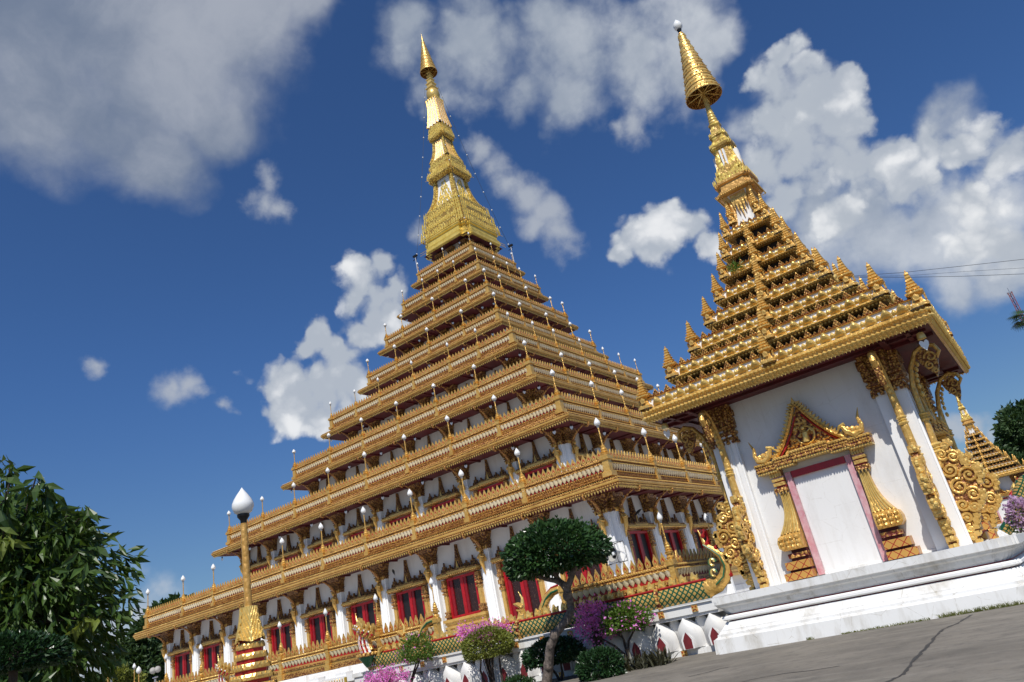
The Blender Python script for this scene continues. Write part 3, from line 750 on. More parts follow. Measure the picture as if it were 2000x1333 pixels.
def spire_stage(name, z0, z1, w0, w1, flare, frieze_h, wf, filigree):
    m = MB(); prof = []; n = 10
    for q in range(n + 1):
        t = q / n; prof.append((w1 + (w0 - w1) * (1 - t) ** 2.4, z0 + (z1 - z0) * t))
    sq = [(-.84, -.84), (.84, -.84), (.84, .84), (-.84, .84)]
    m.ring(prof, 'white_paint', shape=sq)
    for sx in (-1, 1):
        for sy in (-1, 1):
            p = [(.62, .62), (.90, .62), (.90, .74), (.98, .74), (.98, .98), (.74, .98), (.74, .90), (.62, .90)]
            p = [(a * sx, b * sy) for a, b in p]
            if sx * sy < 0: p = p[::-1]
            m.ring(prof, 'gold_filigree', shape=p)
    ph = (z1 - z0)
    if filigree == 'tree':
        for k in range(4):
            R = rotz(k * PI / 2); rows = 17
            for r in range(rows):
                t = (r + .2) / rows * .86
                w = w1 + (w0 - w1) * (1 - t) ** 2.4
                half = w * .62 * (1 - t / .95) ** .8
                cnt = max(1, int(round(half * 2 / .25)))
                for c in range(cnt):
                    x = 0 if cnt == 1 else -half + 2 * half * c / (cnt - 1)
                    m.put(LEAF, np.array([x + random.uniform(-.10, .10), -w * .84 - .02, z0 + t * ph + random.uniform(-.08, .08)]) @ R.T, R, (random.uniform(.18, .30), random.uniform(.2, .5), random.uniform(.28, .5)))
    else:
        for k in range(4):
            R = rotz(k * PI / 2)
            for xf in (-.42, -.14, .14, .42):
                P = [(xf * w * 1.0, -w * .84 - .01, z) for w, z in prof]
                m.tube(P, [.10 * max(.5, w) for w, z in prof], 'gold_scroll', 5, R=R)
    m.build(name, tower)
    m = MB()
    m.ring([(w1, z1 - .25), (flare, z1 - .05), (flare * 1.03, z1 + .12), (flare, z1 + .3), (flare * .88, z1 + .34), (flare * .93, z1 + .5), (flare * .9, z1 + .8),
            (wf * 1.1, z1 + frieze_h * .6), (wf * 1.12, z1 + frieze_h * .85), (wf, z1 + frieze_h)], 'gold_filigree', shape=RED)
    leaf_row(m, flare * .98, z1 + .28, .26, .5); leaf_row(m, flare * .92, z1 + .7, .25, .5); leaf_row(m, wf * 1.1, z1 + frieze_h * .62, .22, .4)
    for k in (0, 1): along(m, BEAD, flare * 1.03, z1 + .1, .13, k, 0, .05)
    m.build('spire_frieze', tower)
spire_stage('spire_bell', 48.4, 52.9, 2.56, 1.50, 2.02, 2.6, 1.50, 'tree')
spire_stage('spire_bell', 55.5, 58.9, 1.52, .92, 1.24, 1.9, 1.0, 'ribs')
m = MB(); prof = [(.66 + .36 * (1 - q / 8) ** 1.9 + .08 * (q / 8) ** 6, 60.8 + 4.2 * q / 8) for q in range(9)]
m.ring(prof, 'white_paint')
for k in range(4):
    R = rotz(k * PI / 2)
    for xf in (-1.0, -.5, 0, .5, 1.0):
        m.tube([(xf * w, -w - .01, z) for w, z in prof], [.12 * w + .02 for w, z in prof], 'gold_scroll', 5, R=R)
m.ring([(.68, 64.8), (.80, 65.0), (.76, 65.15), (.60, 65.2)], 'gold_yellow')
m.build('spire_neck', tower)
m = MB()
m.lathe([(.55, 65.1), (.78, 65.4), (.85, 65.9), (.80, 66.4), (.55, 66.75), (.45, 66.85)], 'gold_bright', 20)
m.build('spire_ball', tower, True)
m = MB(); z = 66.75
for (w0, w1, h) in ((.46, .60, .75), (.38, .50, .7), (.31, .41, .62), (.25, .33, .55), (.19, .26, .5)):
    m.ring([(w0, z), (w1, z + h * .25), (w1 * .98, z + h * .4), (w0 * .9, z + h * .5), (w0 * .85, z + h)], 'gold_bright', caps=True); z += h
m.lathe([(.13, z - .05), (.10, z + 1.2)], 'gold_bright', 10)
m.build('spire_ring', tower)
def umbrella(parent, z0, z1, r0, r1, tiers, tip):
    """tiered ceremonial umbrella: conical metal shell, open below with spokes"""
    m = MB(); h = (z1 - z0)
    zz = z0
    for q in range(tiers):
        t0, t1 = q / tiers, (q + 1) / tiers
        ra, rb = r0 + (r1 - r0) * t0 ** .92, r0 + (r1 - r0) * t1 ** .92
        za, zb_ = z0 + h * t0, z0 + h * t1
        hh = zb_ - za
        m.lathe([(ra, za), (ra * 1.01, za + hh * .08), (ra * .985, za + hh * .12)], 'gold_bright', 28, caps=False)
        m.lathe([(ra * .985, za + hh * .12), (ra * .955, za + hh * .40)], 'gold_scroll', 28, caps=False)
        m.lathe([(ra * .955, za + hh * .40), (ra * .975, za + hh * .44), (ra * .95, za + hh * .66), (ra * .935, za + hh * .70)], 'gold_bright', 28, caps=False)
        m.lathe([(ra * .935, za + hh * .70), (rb * .98, za + hh * .74), (rb * .97, zb_ + .01)], 'gold_scroll', 28, caps=False)
        m.lathe([(rb * .94, zb_ - .02), (ra * .90, za + hh * .7), (ra * .94, za + hh * .40), (ra * .97, za), (ra, za)], 'gold_carved', 28, caps=False)
        n = max(8, int(ra * 26))
        for c in range(n):
            a = 2 * PI * c / n; m.put(BEAD, (ra * math.cos(a), ra * math.sin(a), za + (zb_ - za) * .42), None, .03)
    for c in range(8):
        a = 2 * PI * c / 8
        for zz2, f in ((z0 + h * .03, 1.0), (z0 + h * .20, .78)):
            m.tube([(0, 0, zz2 + .1), (r0 * f * .97 * math.cos(a), r0 * f * .97 * math.sin(a), zz2)], .022, 'gold_bright', 5)
    m.lathe([(.06, z0 - .3), (.05, z1)], 'gold_bright', 8)
    if tip: m.lathe([(r1, z1), (r1 * .7, z1 + .5), (.02, z1 + 1.0), (.004, z1 + 1.5)], 'gold_bright', 10)
    return m.build('umbrella_finial', parent, True)
umbrella(tower, 69.6, 75.0, 1.12, .14, 9, True)

# ---- lamps on the gallery railings
lm = MB()
lm.lathe([(.24, 0), (.28, .06), (.18, .12), (.25, .20), (.15, .27), (.19, .37), (.13, .46), (.15, .54), (.08, .62), (.10, .67), (.04, .70)], 'gold_scroll', 10)
lm.box(-.22, .22, -.22, .22, -.08, 0, 'gold_scroll')
L_BASE = lm.mesh('lamp_base', True)
lm = MB(); lm.tube([(0, 0, .68), (0, 0, 1.88)], .040, 'gold_scroll', 7); lm.lathe([(.05, 1.84), (.085, 1.90), (.09, 2.0), (.06, 2.03)], 'grey_metal', 8)
L_ROD = lm.mesh('lamp_rod', True)
lm = MB(); lm.lathe([(.07, 2.0), (.15, 2.05), (.185, 2.14), (.165, 2.26), (.10, 2.40), (.035, 2.50), (.002, 2.56)], 'globe_white', 14)
L_GLOBE = lm.mesh('globe', True)
ORD = ['first', 'second', 'third', 'fourth', 'fifth', 'sixth', 'seventh', 'eighth', 'ninth', 'tenth', 'eleventh']
TIER = ['lowest', 'second lowest', 'third lowest', 'fourth lowest', 'middle fifth', 'fourth highest', 'third highest', 'second highest', 'highest']
def lamp(P, zscale, label, group):
    o = empty('railing_lamp', P, 0, label, 'lamp', group)
    s = (zscale,) * 3 if zscale < .7 else ((1, 1, zscale) if zscale < 1.15 else (1.1, 1.1, zscale))
    for n, me in (('lamp_base', L_BASE), ('lamp_rod', L_ROD), ('globe', L_GLOBE)): inst(n, me, o, (0, 0, 0), 0, s)
    return o
for i in range(8):
    b, zb, s = B[i], ZB[i], (1.0 if i < 4 else .86)
    z0 = zb + 1.05 * s + .08; zs = (TIP[i] - z0) / 2.56
    ls = [('at the near corner', (b, -b))]
    xs = sorted(POSTS[i] + [-x for x in POSTS[i] if x], reverse=True)
    for q, x in enumerate(xs): ls.append(('left face, %s from near corner' % ORD[q + 1], (x, -b)))
    ls.append(('at the far left corner', (-b, -b)))
    for q, x in enumerate(xs[::-1]):
        if visible((b, x, z0 + 1), -30): ls.append(('right face, %s from near corner' % ORD[q + 1], (b, x)))
    if visible((b, b, z0 + 1)): ls.append(('at the far right corner', (b, b)))
    for txt, (x, y) in ls:
        lamp((x, y, z0), zs, 'white teardrop lamp on %s gallery railing, %s' % (TIER[i], txt), 'white teardrop lamps along the gallery railings of the stupa')
# ---- heart shaped wind bells under the eaves
hb = MB()
hb.tube([(0, 0, 0), (0, 0, -.26)], .010, 'black_metal', 5); hb.lathe([(.02, -.24), (.055, -.27), (.07, -.36)], 'black_metal', 8)
WB_BELL = hb.mesh('bell')
hb = MB(); hb.plate([(0, -.20), (.10, -.08), (.115, .0), (.08, .05), (.03, .03), (0, 0), (-.03, .03), (-.08, .05), (-.115, .0), (-.10, -.08)], -.008, .008, 'globe_white', loc=(0, 0, -.42))
WB_HEART = hb.mesh('heart')
for i in range(1, 9):
    w, z = W[i], Z[i]
    for k in (0, 1):
        R = rotz(k * PI / 2); n = max(2, int(round(w * 2 / 3.9)))
        for q in range(n):
            x = (-w + .9) + (2 * w - 1.8) * q / (n - 1)
            if k == 0 and q == n - 1: x -= .8
            P = np.array([x, -(w - .55), z - .33]) @ R.T
            if k == 1 and not visible((P[0], P[1], P[2]), -40): continue
            m_ = q if k == 1 else n - 1 - q
            lab = 'small white heart wind bell under %s eave, %s face, %s from near corner' % (TIER[i].replace('middle ', ''), ('left', 'right')[k], (ORD + ['twelfth'])[m_])
            o = empty('wind_bell', P, (PI / 4 if k else PI / 5) + random.uniform(-.5, .5), lab, 'wind bell', 'heart shaped wind bells hanging under the eaves of the stupa')
            inst('bell', WB_BELL, o); inst('heart', WB_HEART, o)
# ================================================================== the corner pavilion
PX, PY = 37.57, -33.65
GROUND = 0.03
pav = empty('pavilion', (PX, PY, 0), 0, 'white square pavilion with gold tiered roof and umbrella spire beside the road', 'pavilion')
RB = [(-1, -.955), (-.975, -.955), (-.975, -.975), (-.955, -.975), (-.955, -1), (.90, -1), (.90, -.985), (.945, -.985), (.945, -.97), (.97, -.97), (.97, -.945), (.985, -.945), (.985, -.90), (1, -.90),
      (1, .955), (.975, .955), (.975, .975), (.955, .975), (.955, 1), (-.955, 1), (-.955, .975), (-.975, .975), (-.975, .955), (-1, .955)]
m = MB()
m.ring([(2.6, 1.545), (4.07, 1.55), (4.07, 1.34), (4.02, 1.32), (3.98, 1.26), (3.90, 1.22), (3.84, 1.12), (3.76, 1.03)], 'white_worn', shape=RB)
m.ring([(3.76, 1.03), (3.76, 1.00)], 'red_paint', shape=RB)
m.ring([(3.76, 1.00), (3.90, .995), (3.95, .96), (3.95, .90), (3.88, .86), (3.80, .855)], 'white_paint', shape=RB)
m.ring([(3.80, .855), (3.80, .83)], 'red_paint', shape=RB)
m.ring([(3.80, .83), (3.88, .825), (4.02, .64), (4.05, .635), (4.06, .60), (4.12, .54), (4.15, .535), (4.16, .47), (4.24, .42), (4.27, .415), (4.30, .0)], 'white_worn', shape=RB)
m.build('plinth', pav)
wh = 2.90
m = MB()
m.ring([(wh - .10, 1.5), (wh - .10, 7.3)], 'white_plaster')
m.ring([(wh - .06, 1.55), (wh - .06, 1.62), (wh - .10, 1.64)], 'white_worn')
m.build('wall', pav)
# corner columns with flutes and gold capitals
def pav_column():
    m = MB(); c = MB()
    h = .40
    pts = [(-h, -h), (-.26, -h), (-.24, -h - .05), (.12, -h - .05), (.14, -h), (.2, -h), (.22, -h - .04), (.34, -h - .04), (.36, -h), (h, -h), (h, h), (-h, h)]
    n = len(pts); V = []
    for z in (1.5, 7.2):
        for x, y in pts: V.append((x, y, z))
    m.add(V, [(q, (q + 1) % n, n + (q + 1) % n, n + q) for q in range(n)], 'white_paint')
    prof = [(.43, 6.05), (.47, 6.08), (.47, 6.15), (.43, 6.18), (.44, 6.22), (.52, 6.25), (.52, 6.33), (.45, 6.36), (.45, 6.42), (.53, 6.45), (.53, 6.52), (.45, 6.55), (.46, 6.9), (.52, 7.2)]
    c.ring(prof, 'gold_carved')
    for k in range(4):
        R = rotz(k * PI / 2)
        for q in range(5):
            x = (q - 2) * .2
            c.plate(leaf_outline(.10, .42), -.54, -.42, 'gold_carved', R=R, loc=np.array([x * .9, 0, 6.54]) @ R.T)
            c.plate(leaf_outline(.10, .30), -.58, -.46, 'gold_carved', R=R, loc=np.array([x * .98, 0, 6.82]) @ R.T)
            c.plate(leaf_outline(.08, .16), -.50, -.42, 'gold_carved', R=R, loc=np.array([x * .9, 0, 5.95]) @ R.T)
    return m.mesh('column'), c.mesh('capital')
cm_, cc_ = pav_column()
for q, (sx, sy) in enumerate(((-1, -1), (1, -1), (1, 1), (-1, 1))):
    c = inst('column', cm_, pav, (sx * (wh - .33), sy * (wh - .33), 0), q * PI / 2)
    inst('capital', cc_, c)
# eave
m = MB()
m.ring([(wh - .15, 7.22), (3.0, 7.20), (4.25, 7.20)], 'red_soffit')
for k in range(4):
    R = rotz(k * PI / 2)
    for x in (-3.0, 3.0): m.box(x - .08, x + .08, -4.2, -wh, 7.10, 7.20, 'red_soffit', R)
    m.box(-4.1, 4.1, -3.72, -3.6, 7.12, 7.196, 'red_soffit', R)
m.ring([(4.25, 7.20), (4.25, 7.16), (4.33, 7.16), (4.40, 7.24), (4.42, 7.32), (4.36, 7.38), (4.38, 7.46), (4.42, 7.52), (4.36, 7.60), (4.2, 7.63), (3.2, 7.62)], 'gold_scroll')
for k in range(4):
    for zz, r, off in ((7.19, .055, 4.36), (7.31, .072, 4.43), (7.49, .072, 4.43), (7.60, .050, 4.33)):
        along(m, BEAD, off, zz, .135, k, 0, r)
    along(m, DRIP, 4.34, 7.165, .105, k, 0, .42)
m.build('eave', pav)
# mini spire
sp = MB()
sp.ring([(.20, 0), (.20, .08), (.155, .10), (.115, .18), (.10, .26), (.11, .33), (.17, .37), (.19, .39), (.19, .44), (.13, .46)], 'gold_scroll', shape=RED)
zz = .46; ww_ = .15
for q in range(6):
    sp.ring([(ww_ * .74, zz), (ww_, zz + .03), (ww_, zz + .055), (ww_ * .72, zz + .088)], 'gold_scroll', caps=True); zz += .092; ww_ *= .80
sp.ring([(.025, zz - .01), (.008, zz + .08)], 'gold_ochre', caps=True)
for k in range(4):
    R = rotz(k * PI / 2)
    sp.plate([(-.05, 0), (.05, 0), (.07, .12), (.0, .18), (-.07, .12)], -.19, -.15, 'gold_scroll', R=R, loc=np.array([0, 0, .17]) @ R.T)
SPM = sp.mesh('roof_spire')
# roof tier stamps
RP = MB(); V = []; F = []
for j in range(6):
    t = j / 5.0
    hw = .155 * (1 - .9 * t ** 2.4) if t < 1 else .005
    d = .13 * math.sin(PI * (.25 + .75 * (1 - t))) + .02
    for i in range(7):
        a = (i - 3) / 3.0; V.append((a * hw, -d * (1 - .8 * a * a) - .01, .27 * t))
for j in range(5):
    for i in range(6): F.append((j * 7 + i, j * 7 + i + 1, (j + 1) * 7 + i + 1, (j + 1) * 7 + i))
RP.add(V, F, 'gold_bright')
RP2 = MB(); RP2.put(RP, (0, .05, 0), None, (.7, .7, .88))
ANT = MB(); ANT.plate([(-.15, 0), (.15, 0), (.11, .09), (.06, .17), (0, .30), (-.06, .17), (-.11, .09)], -.05, .05, 'gold_scroll')
for (x, z, r) in ((-.09, .05, .04), (.09, .05, .04), (0, .05, .045), (-.05, .13, .04), (.05, .13, .04), (0, .20, .04)): ANT.ball(r, 'gold_carved', (x, -.055, z), 6, 4)
ANT2 = MB(); ANT2.put(ANT, (0, 0, 0), None, (.62, .8, .5))
E_ = [4.42, 3.56, 2.80, 2.18, 1.72, 1.38, 1.13, .90]
ZS = [7.62, 8.58, 9.42, 10.32, 11.17, 12.02, 12.85, 13.70]
for j in range(8):
    e, z = E_[j], ZS[j]; s = (1, 1, .96, .92, .86, .8, .74, .68)[j]
    m = MB()
    en = E_[j + 1] if j < 7 else .62
    inner = min(e - .62 * s, en - .42 * s); zt = (ZS[j + 1] - .16 * s) if j < 7 else z + .7
    if j:
        m.ring([(inner, z - .15 * s), (e - .14, z - .15 * s), (e - .03, z - .12 * s), (e, z - .07 * s), (e - .05, z - .01), (e - .10, z)], 'gold_scroll')
        for k in range(4):
            along(m, BEAD, e, z - .075 * s, .115 * s + .01, k, 0, .055 * s)
            along(m, BEAD, e - .06, z - .165 * s, .105 * s + .01, k, 0, .046 * s)
    m.ring([(e - .10, z), (e - .13, z + .28 * s)], 'white_paint')
    m.ring([(e - .13, z + 0.28 * s), (e - .08, z + .285 * s), (e - .06, z + .305 * s), (e - .10, z + .32 * s)], 'gold_scroll')
    m.ring([(e - .10, z + .32 * s), (e - .12, z + .325 * s), (e - .10, z + .335 * s), (e - .2, z + .34 * s)], 'red_paint')
    m.ring([(e - .2, z + .34 * s), (inner, z + .28 * s), (inner, zt)], 'dark_recess')  # shadow between roof tiers put into the color as near black
    for k in range(4):
        mg = .40 * s; n = max(2, int(round((e - mg) * 2 / (.43 * s)))); R = rotz(k * PI / 2); a = -(e - mg); st = 2 * (e - mg) / n
        for q in range(n):
            x = a + (q + .5) * st
            m.put(RP, np.array([x, -(e - .10), z + .005]) @ R.T, R, (s * 1.08, s * 1.1, s * 1.02))
            m.put(RP2, np.array([x + st / 2 * (1 if q < n - 1 else .8), -(e - .10), z + .005]) @ R.T, R, (s * 1.05, s, s * .9))
            m.put(ANT, np.array([x, -(e - .17), z + .33 * s]) @ R.T, R, (s * .95, s, s * .84))
            if q < n - 1: m.put(ANT2, np.array([x + st / 2, -(e - .16), z + .33 * s]) @ R.T, R, (s * .80, s, s * .72))
    m.build('roof_tier', pav)
    w = e - .17 * s
    for (sx, sy) in ((-1, -1), (1, -1), (1, 1), (-1, 1), (0, -1), (1, 0), (0, 1), (-1, 0)):
        if j == 7 and sx * sy == 0: continue
        ww_ = w if sx * sy else w + .08
        f = 1.20 if sx * sy else 1.08
        inst('roof_spire', SPM, pav, (sx * ww_, sy * ww_, z + .0), 0, (s * f, s * f, 1.06 * (1 if j < 3 else .96)))
# white neck, mouldings, bell, rings
m = MB()
prof = [(.56, 13.6), (.47, 14.2), (.39, 14.7), (.41, 15.1), (.54, 15.42)]
m.ring(prof, 'white_worn')
for k in range(4):
    R = rotz(k * PI / 2)
    for q in range(5):
        x = (q - 2) * .12
        m.put(PLEAF, np.array([x, -.49, 15.42]) @ R.T, R @ np.diag([1, 1, -1.0]), (.17, .3, 1.15 - .2 * abs(q - 2)))
    for sx in (-1, 1): m.tube([np.array([sx * w * .92, -w * .94, z]) @ R.T for w, z in prof], .11, 'gold_ochre', 6)
m.build('spire_neck', pav)
for (sx, sy) in ((-1, -1), (1, -1), (1, 1), (-1, 1)): inst('roof_spire', SPM, pav, (sx * .50, sy * .50, 14.22), 0, (.78, .78, 1.0))
m = MB()
m.ring([(.50, 15.38), (.70, 15.40), (.76, 15.46), (.76, 15.54), (.66, 15.60), (.64, 15.85), (.72, 15.90), (.72, 16.0), (.62, 16.06)], 'gold_ochre', shape=RED)
m.ring([(.62, 16.06), (.60, 16.2), (.54, 16.3), (.54, 16.42), (.42, 16.9), (.36, 17.3), (.35, 17.55), (.44, 17.62), (.45, 17.72), (.37, 17.78), (.35, 17.9), (.28, 18.05), (.29, 18.15), (.33, 18.20), (.33, 18.28), (.23, 18.34), (.19, 18.7), (.22, 18.78), (.22, 18.84), (.15, 18.9)], 'gold_filigree', shape=RED)
for (w, z, sp_, h) in ((.72, 15.98, .13, .22), (.60, 16.18, .12, .22), (.54, 16.40, .12, .22), (.44, 17.72, .10, .16), (.33, 18.28, .09, .14)): leaf_row(m, w - .03, z, sp_, h, margin=.02)
for k in range(4):
    along(m, BEAD, .76, 15.44, .075, k, 0, .035); R = rotz(k * PI / 2)
    m.box(-.10, -.03, -.50, -.3, 16.65, 17.4, 'white_paint', R); m.box(.03, .10, -.50, -.3, 16.65, 17.4, 'white_paint', R)
    for q in range(4): m.put(PLEAF, np.array([0, -.52 + q * .03, 16.45 + q * .22]) @ R.T, R, (.30 - q * .06, .08, .4))
m.build('spire_bell', pav)
m = MB(); z = 18.86; r = .20
for q in range(5):
    m.lathe([(r * .8, z), (r, z + .05), (r, z + .09), (r * .78, z + .16)], 'gold_bright', 14); z += .15; r *= .90
m.lathe([(.115, z - .02), (.10, z + .3), (.06, 20.4)], 'gold_bright', 12)
m.build('spire_ring', pav, True)
umbrella(pav, 20.28, 23.75, .745, .11, 9, False)
m = MB(); m.lathe([(.05, 23.7), (.06, 23.85), (.10, 23.95), (.10, 24.0)], 'black_metal', 10); m.build('lamp_socket', pav)
m = MB(); m.lathe([(.09, 23.99), (.17, 24.08), (.195, 24.2), (.16, 24.34), (.08, 24.46), (.01, 24.56)], 'globe_white', 16); m.build('globe', pav, True)

# ---- false doors on each face
def slab(m, x0, x1, d, z0, z1, mat): m.box(x0, x1, -d, 0, z0, z1, mat)
def door_parts():
    P = {}
    m = MB(); hw = .80
    for s in (-1, 1):
        a, b = sorted((s * (hw + .02), s * (hw + .19))); m.box(a, b, -.12, .05, 1.57, 4.62, 'pink_frame')
    m.box(-hw, hw, -.115, .05, 4.42, 4.62, 'red_frame')
    P['door_frame'] = m
    m = MB(); m.box(-hw, hw, -.02, .05, 1.57, 4.42, 'white_plaster'); P['door_panel'] = m
    def pil(s):
        m = MB(); xi = 1.04
        def blk(w, d, z0, z1, mat, w1=None, d1=None):
            w1 = w if w1 is None else w1; d1 = d if d1 is None else d1
            V = []
            for z, a, b in ((z0, w, d), (z1, w1, d1)):
                x0, x1 = sorted((s * xi, s * (xi + a)))
                V += [(x0, .05, z), (x0, -b, z), (x1, -b, z), (x1, .05, z)]
            m.add(V, [(0, 1, 5, 4), (1, 2, 6, 5), (2, 3, 7, 6), (3, 2, 1, 0), (4, 5, 6, 7)], mat)
        blk(.80, .52, 1.57, 1.78, 'lattice_red_gold'); blk(.64, .34, 1.78, 1.85, 'red_soffit'); blk(.70, .46, 1.85, 2.08, 'lattice_red_gold')
        blk(.52, .28, 2.08, 2.16, 'red_soffit'); blk(.56, .36, 2.17, 2.30, 'gold_red_carved'); blk(.46, .24, 2.30, 2.40, 'red_soffit')
        prof = [(.62, 2.40), (.72, 2.50), (.73, 2.66), (.68, 2.80), (.58, 2.86)]
        for (w0, z0), (w1, z1) in zip(prof[:-1], prof[1:]): blk(w0, w0 * .62, z0, z1, 'gold_scroll', w1, w1 * .62)
        for q in range(4):
            for r in range(3):
                m.ball(.075, 'gold_scroll', (s * (xi + .12 + q * .16), -.45, 2.48 + r * .13), 6, 4)
        n = 10; prev = None
        for q in range(n + 1):
            t = q / n; w = .27 + .33 * (1 - t) ** 2.6; z = 2.86 + 1.18 * t
            if prev: blk(prev[0], prev[0] * .6, prev[1], z, 'gold_scroll', w, w * .6)
            prev = (w, z)
        for q in range(6):
            f = (q + .5) / 6
            m.tube([(s * (xi + (.27 + .33 * (1 - t) ** 2.6) * f), -(.27 + .33 * (1 - t) ** 2.6) * .6 - .005, 2.88 + 1.14 * t) for t in np.linspace(0, 1, 9)], [.020 + .012 * (1 - t) for t in np.linspace(0, 1, 9)], 'gold_bright', 5)
        for q in range(4): m.put(PLEAF, (s * (xi + .04 + q * .10), -.24, 4.22), np.diag([1, 1, -1.0]), (.10, .12, .24))
        blk(.36, .26, 4.10, 4.22, 'gold_carved'); blk(.29, .18, 4.22, 4.28, 'red_paint'); blk(.35, .24, 4.28, 4.38, 'gold_scroll'); blk(.28, .17, 4.38, 4.42, 'red_paint'); blk(.36, .24, 4.42, 4.50, 'gold_scroll')
        blk(.30, .18, 4.50, 4.55, 'pink_frame'); blk(.30, .20, 4.55, 5.02, 'gold_carved', .50, .36)
        for q in range(5):
            m.put(PLEAF, (s * (xi + .05 + q * .075), -.24, 4.55), None, (.085, .14, .28)); m.put(PLEAF, (s * (xi + .05 + q * .10), -.32, 4.72), None, (.10, .14, .26))
        return m
    P['pilaster'] = pil(-1); P['pilaster.001'] = pil(1)
    m = MB()
    for (x0, x1, up, d) in ((-1.72, -1.1, 0, .34), (-1.1, -.55, .05, .39), (-.55, .55, .12, .44), (.55, 1.1, .05, .39), (1.1, 1.72, 0, .34)):
        z0 = 4.72 + up if abs(x0 + x1) < 1.8 else 4.92
        z0 = 4.66 + up
        z0 = 4.70 + up
        m.box(x0, x1, -d, .03, z0, z0 + .06, 'gold_bright'); m.box(x0 - .01, x1 + .01, -d - .04, .03, z0 + .06, z0 + .26, 'gold_red_carved'); m.box(x0 - .02, x1 + .02, -d - .07, .03, z0 + .26, z0 + .33, 'gold_scroll')
        n = int((x1 - x0) / .075)
        for q in range(n):
            x = x0 + (q + .5) * (x1 - x0) / n
            m.put(BEAD, (x, -d - .02, z0 + .01), None, .035); m.put(BEAD, (x, -d - .075, z0 + .295), None, .032)
            for r in range(2): m.ball(.032, 'gold_scroll', (x, -d - .05, z0 + .11 + r * .09), 5, 3)
    P['lintel'] = m
    m = MB()
    tri = [(-1.05, 5.02), (1.05, 5.02), (.72, 5.33), (.41, 5.74), (.17, 6.14), (0, 6.42), (-.17, 6.14), (-.41, 5.74), (-.72, 5.33)]
    m.plate(tri, -.16, .03, 'gold_red_carved')
    for s in (-1, 1):                          # barge boards, beads and flames
        P_ = [(s * 1.08, 5.06), (s * .76, 5.36), (s * .45, 5.77), (s * .20, 6.18), (s * .02, 6.50)]
        m.tube([(x, -.26, z) for x, z in P_], [.07, .07, .065, .06, .04], 'gold_scroll', 6, 1.4)
        m.tube([(x - s * .10, -.24, z - .04) for x, z in P_[:-1]], .03, 'red_paint', 5)
        for q in range(4):
            (x0, z0), (x1, z1) = P_[q], P_[q + 1]; L = math.hypot(x1 - x0, z1 - z0); n = 4
            ang = math.atan2(z1 - z0, x1 - x0)
            for r in range(n):
                f = (r + .5) / n; c_, s_ = math.cos(ang), math.sin(ang)
                R = np.array([[c_, 0, -s_], [0, 1, 0], [s_, 0, c_]]) if s < 0 else np.array([[c_, 0, -s_], [0, 1, 0], [s_, 0, c_]]) @ np.diag([1, 1, -1.0])
                m.put(PLEAF, (x0 + (x1 - x0) * f, -.26, z0 + (z1 - z0) * f), R, (.16, .6, .18))
                m.put(BEAD, (x0 + (x1 - x0) * f, -.37, z0 + (z1 - z0) * f), None, .04)
        nx = s * 1.45                          # small naga heads at the gable ends
        m.tube([(s * .98, -.3, 5.42), (s * 1.10, -.36, 5.40), (s * 1.20, -.36, 5.20), (nx - s * .08, -.36, 5.08), (nx + s * .12, -.36, 5.14), (nx + s * .18, -.36, 5.32), (nx + s * .14, -.36, 5.52), (nx + s * .24, -.36, 5.80)], [.03, .07, .10, .11, .09, .065, .05, .008], 'gold_scroll', 7)
        for (x, z, r) in ((1.22, 5.28, .09), (1.36, 5.24, .10), (1.48, 5.22, .09), (1.58, 5.18, .08), (1.6, 5.38, .06)): m.ball(r, 'gold_scroll', (s * x, -.38, z), 7, 5, (1, .7, 1))
        m.tube([(s * .90, -.36, 5.24), (s * 1.05, -.38, 5.42), (s * 1.20, -.38, 5.45)], [.01, .05, .06], 'gold_bright', 6)
    m.put(PLEAF, (0, -.26, 6.42), None, (.18, .6, .30))
    rs = random.Random(3)
    for q in range(230):                       # relief of the tympanum
        x = rs.uniform(-.95, .95); z = rs.uniform(5.06, 6.25)
        if abs(x) > .86 * (1 - (z - 5.02) / 1.35) ** .9 if z < 6.3 else True: continue
        if (x ** 2 + (z - 5.52) ** 2) ** .5 < .27: continue
        m.ball(rs.uniform(.035, .055), 'gold_scroll', (x, -.17, z), 6, 4, (1, .8, 1))
    m.tube([(.27 * math.cos(a), -.19, 5.52 + .27 * math.sin(a)) for a in np.linspace(-PI * .9, PI * .5, 16)], .03, 'gold_bright', 6, caps=True)
    m.tube([(-.02, -.2, 5.32), (0, -.22, 5.44), (.02, -.22, 5.58), (.0, -.21, 5.66)], [.10, .09, .09, .04], 'gold_bright', 8)
    m.ball(.065, 'gold_bright', (0, -.22, 5.73), 8, 5)
    m.tube([(-.09, -.2, 5.6), (-.2, -.22, 5.52), (-.12, -.26, 5.5)], .03, 'gold_bright', 5); m.tube([(.09, -.2, 5.6), (.2, -.22, 5.66), (.24, -.22, 5.56)], .03, 'gold_bright', 5)
    P['pediment'] = m
    return P
dp = {n: mb.mesh(n.split('.')[0]) for n, mb in door_parts().items()}
for k in range(4):
    R = rotz(k * PI / 2); o = inst('door', dp['door_panel'], pav, np.array([-.05, -(wh - .10), 0]) @ R.T, k * PI / 2)
    for n in ('door_frame', 'pilaster', 'pilaster.001', 'lintel', 'pediment'): inst(n.split('.')[0], dp[n], o)

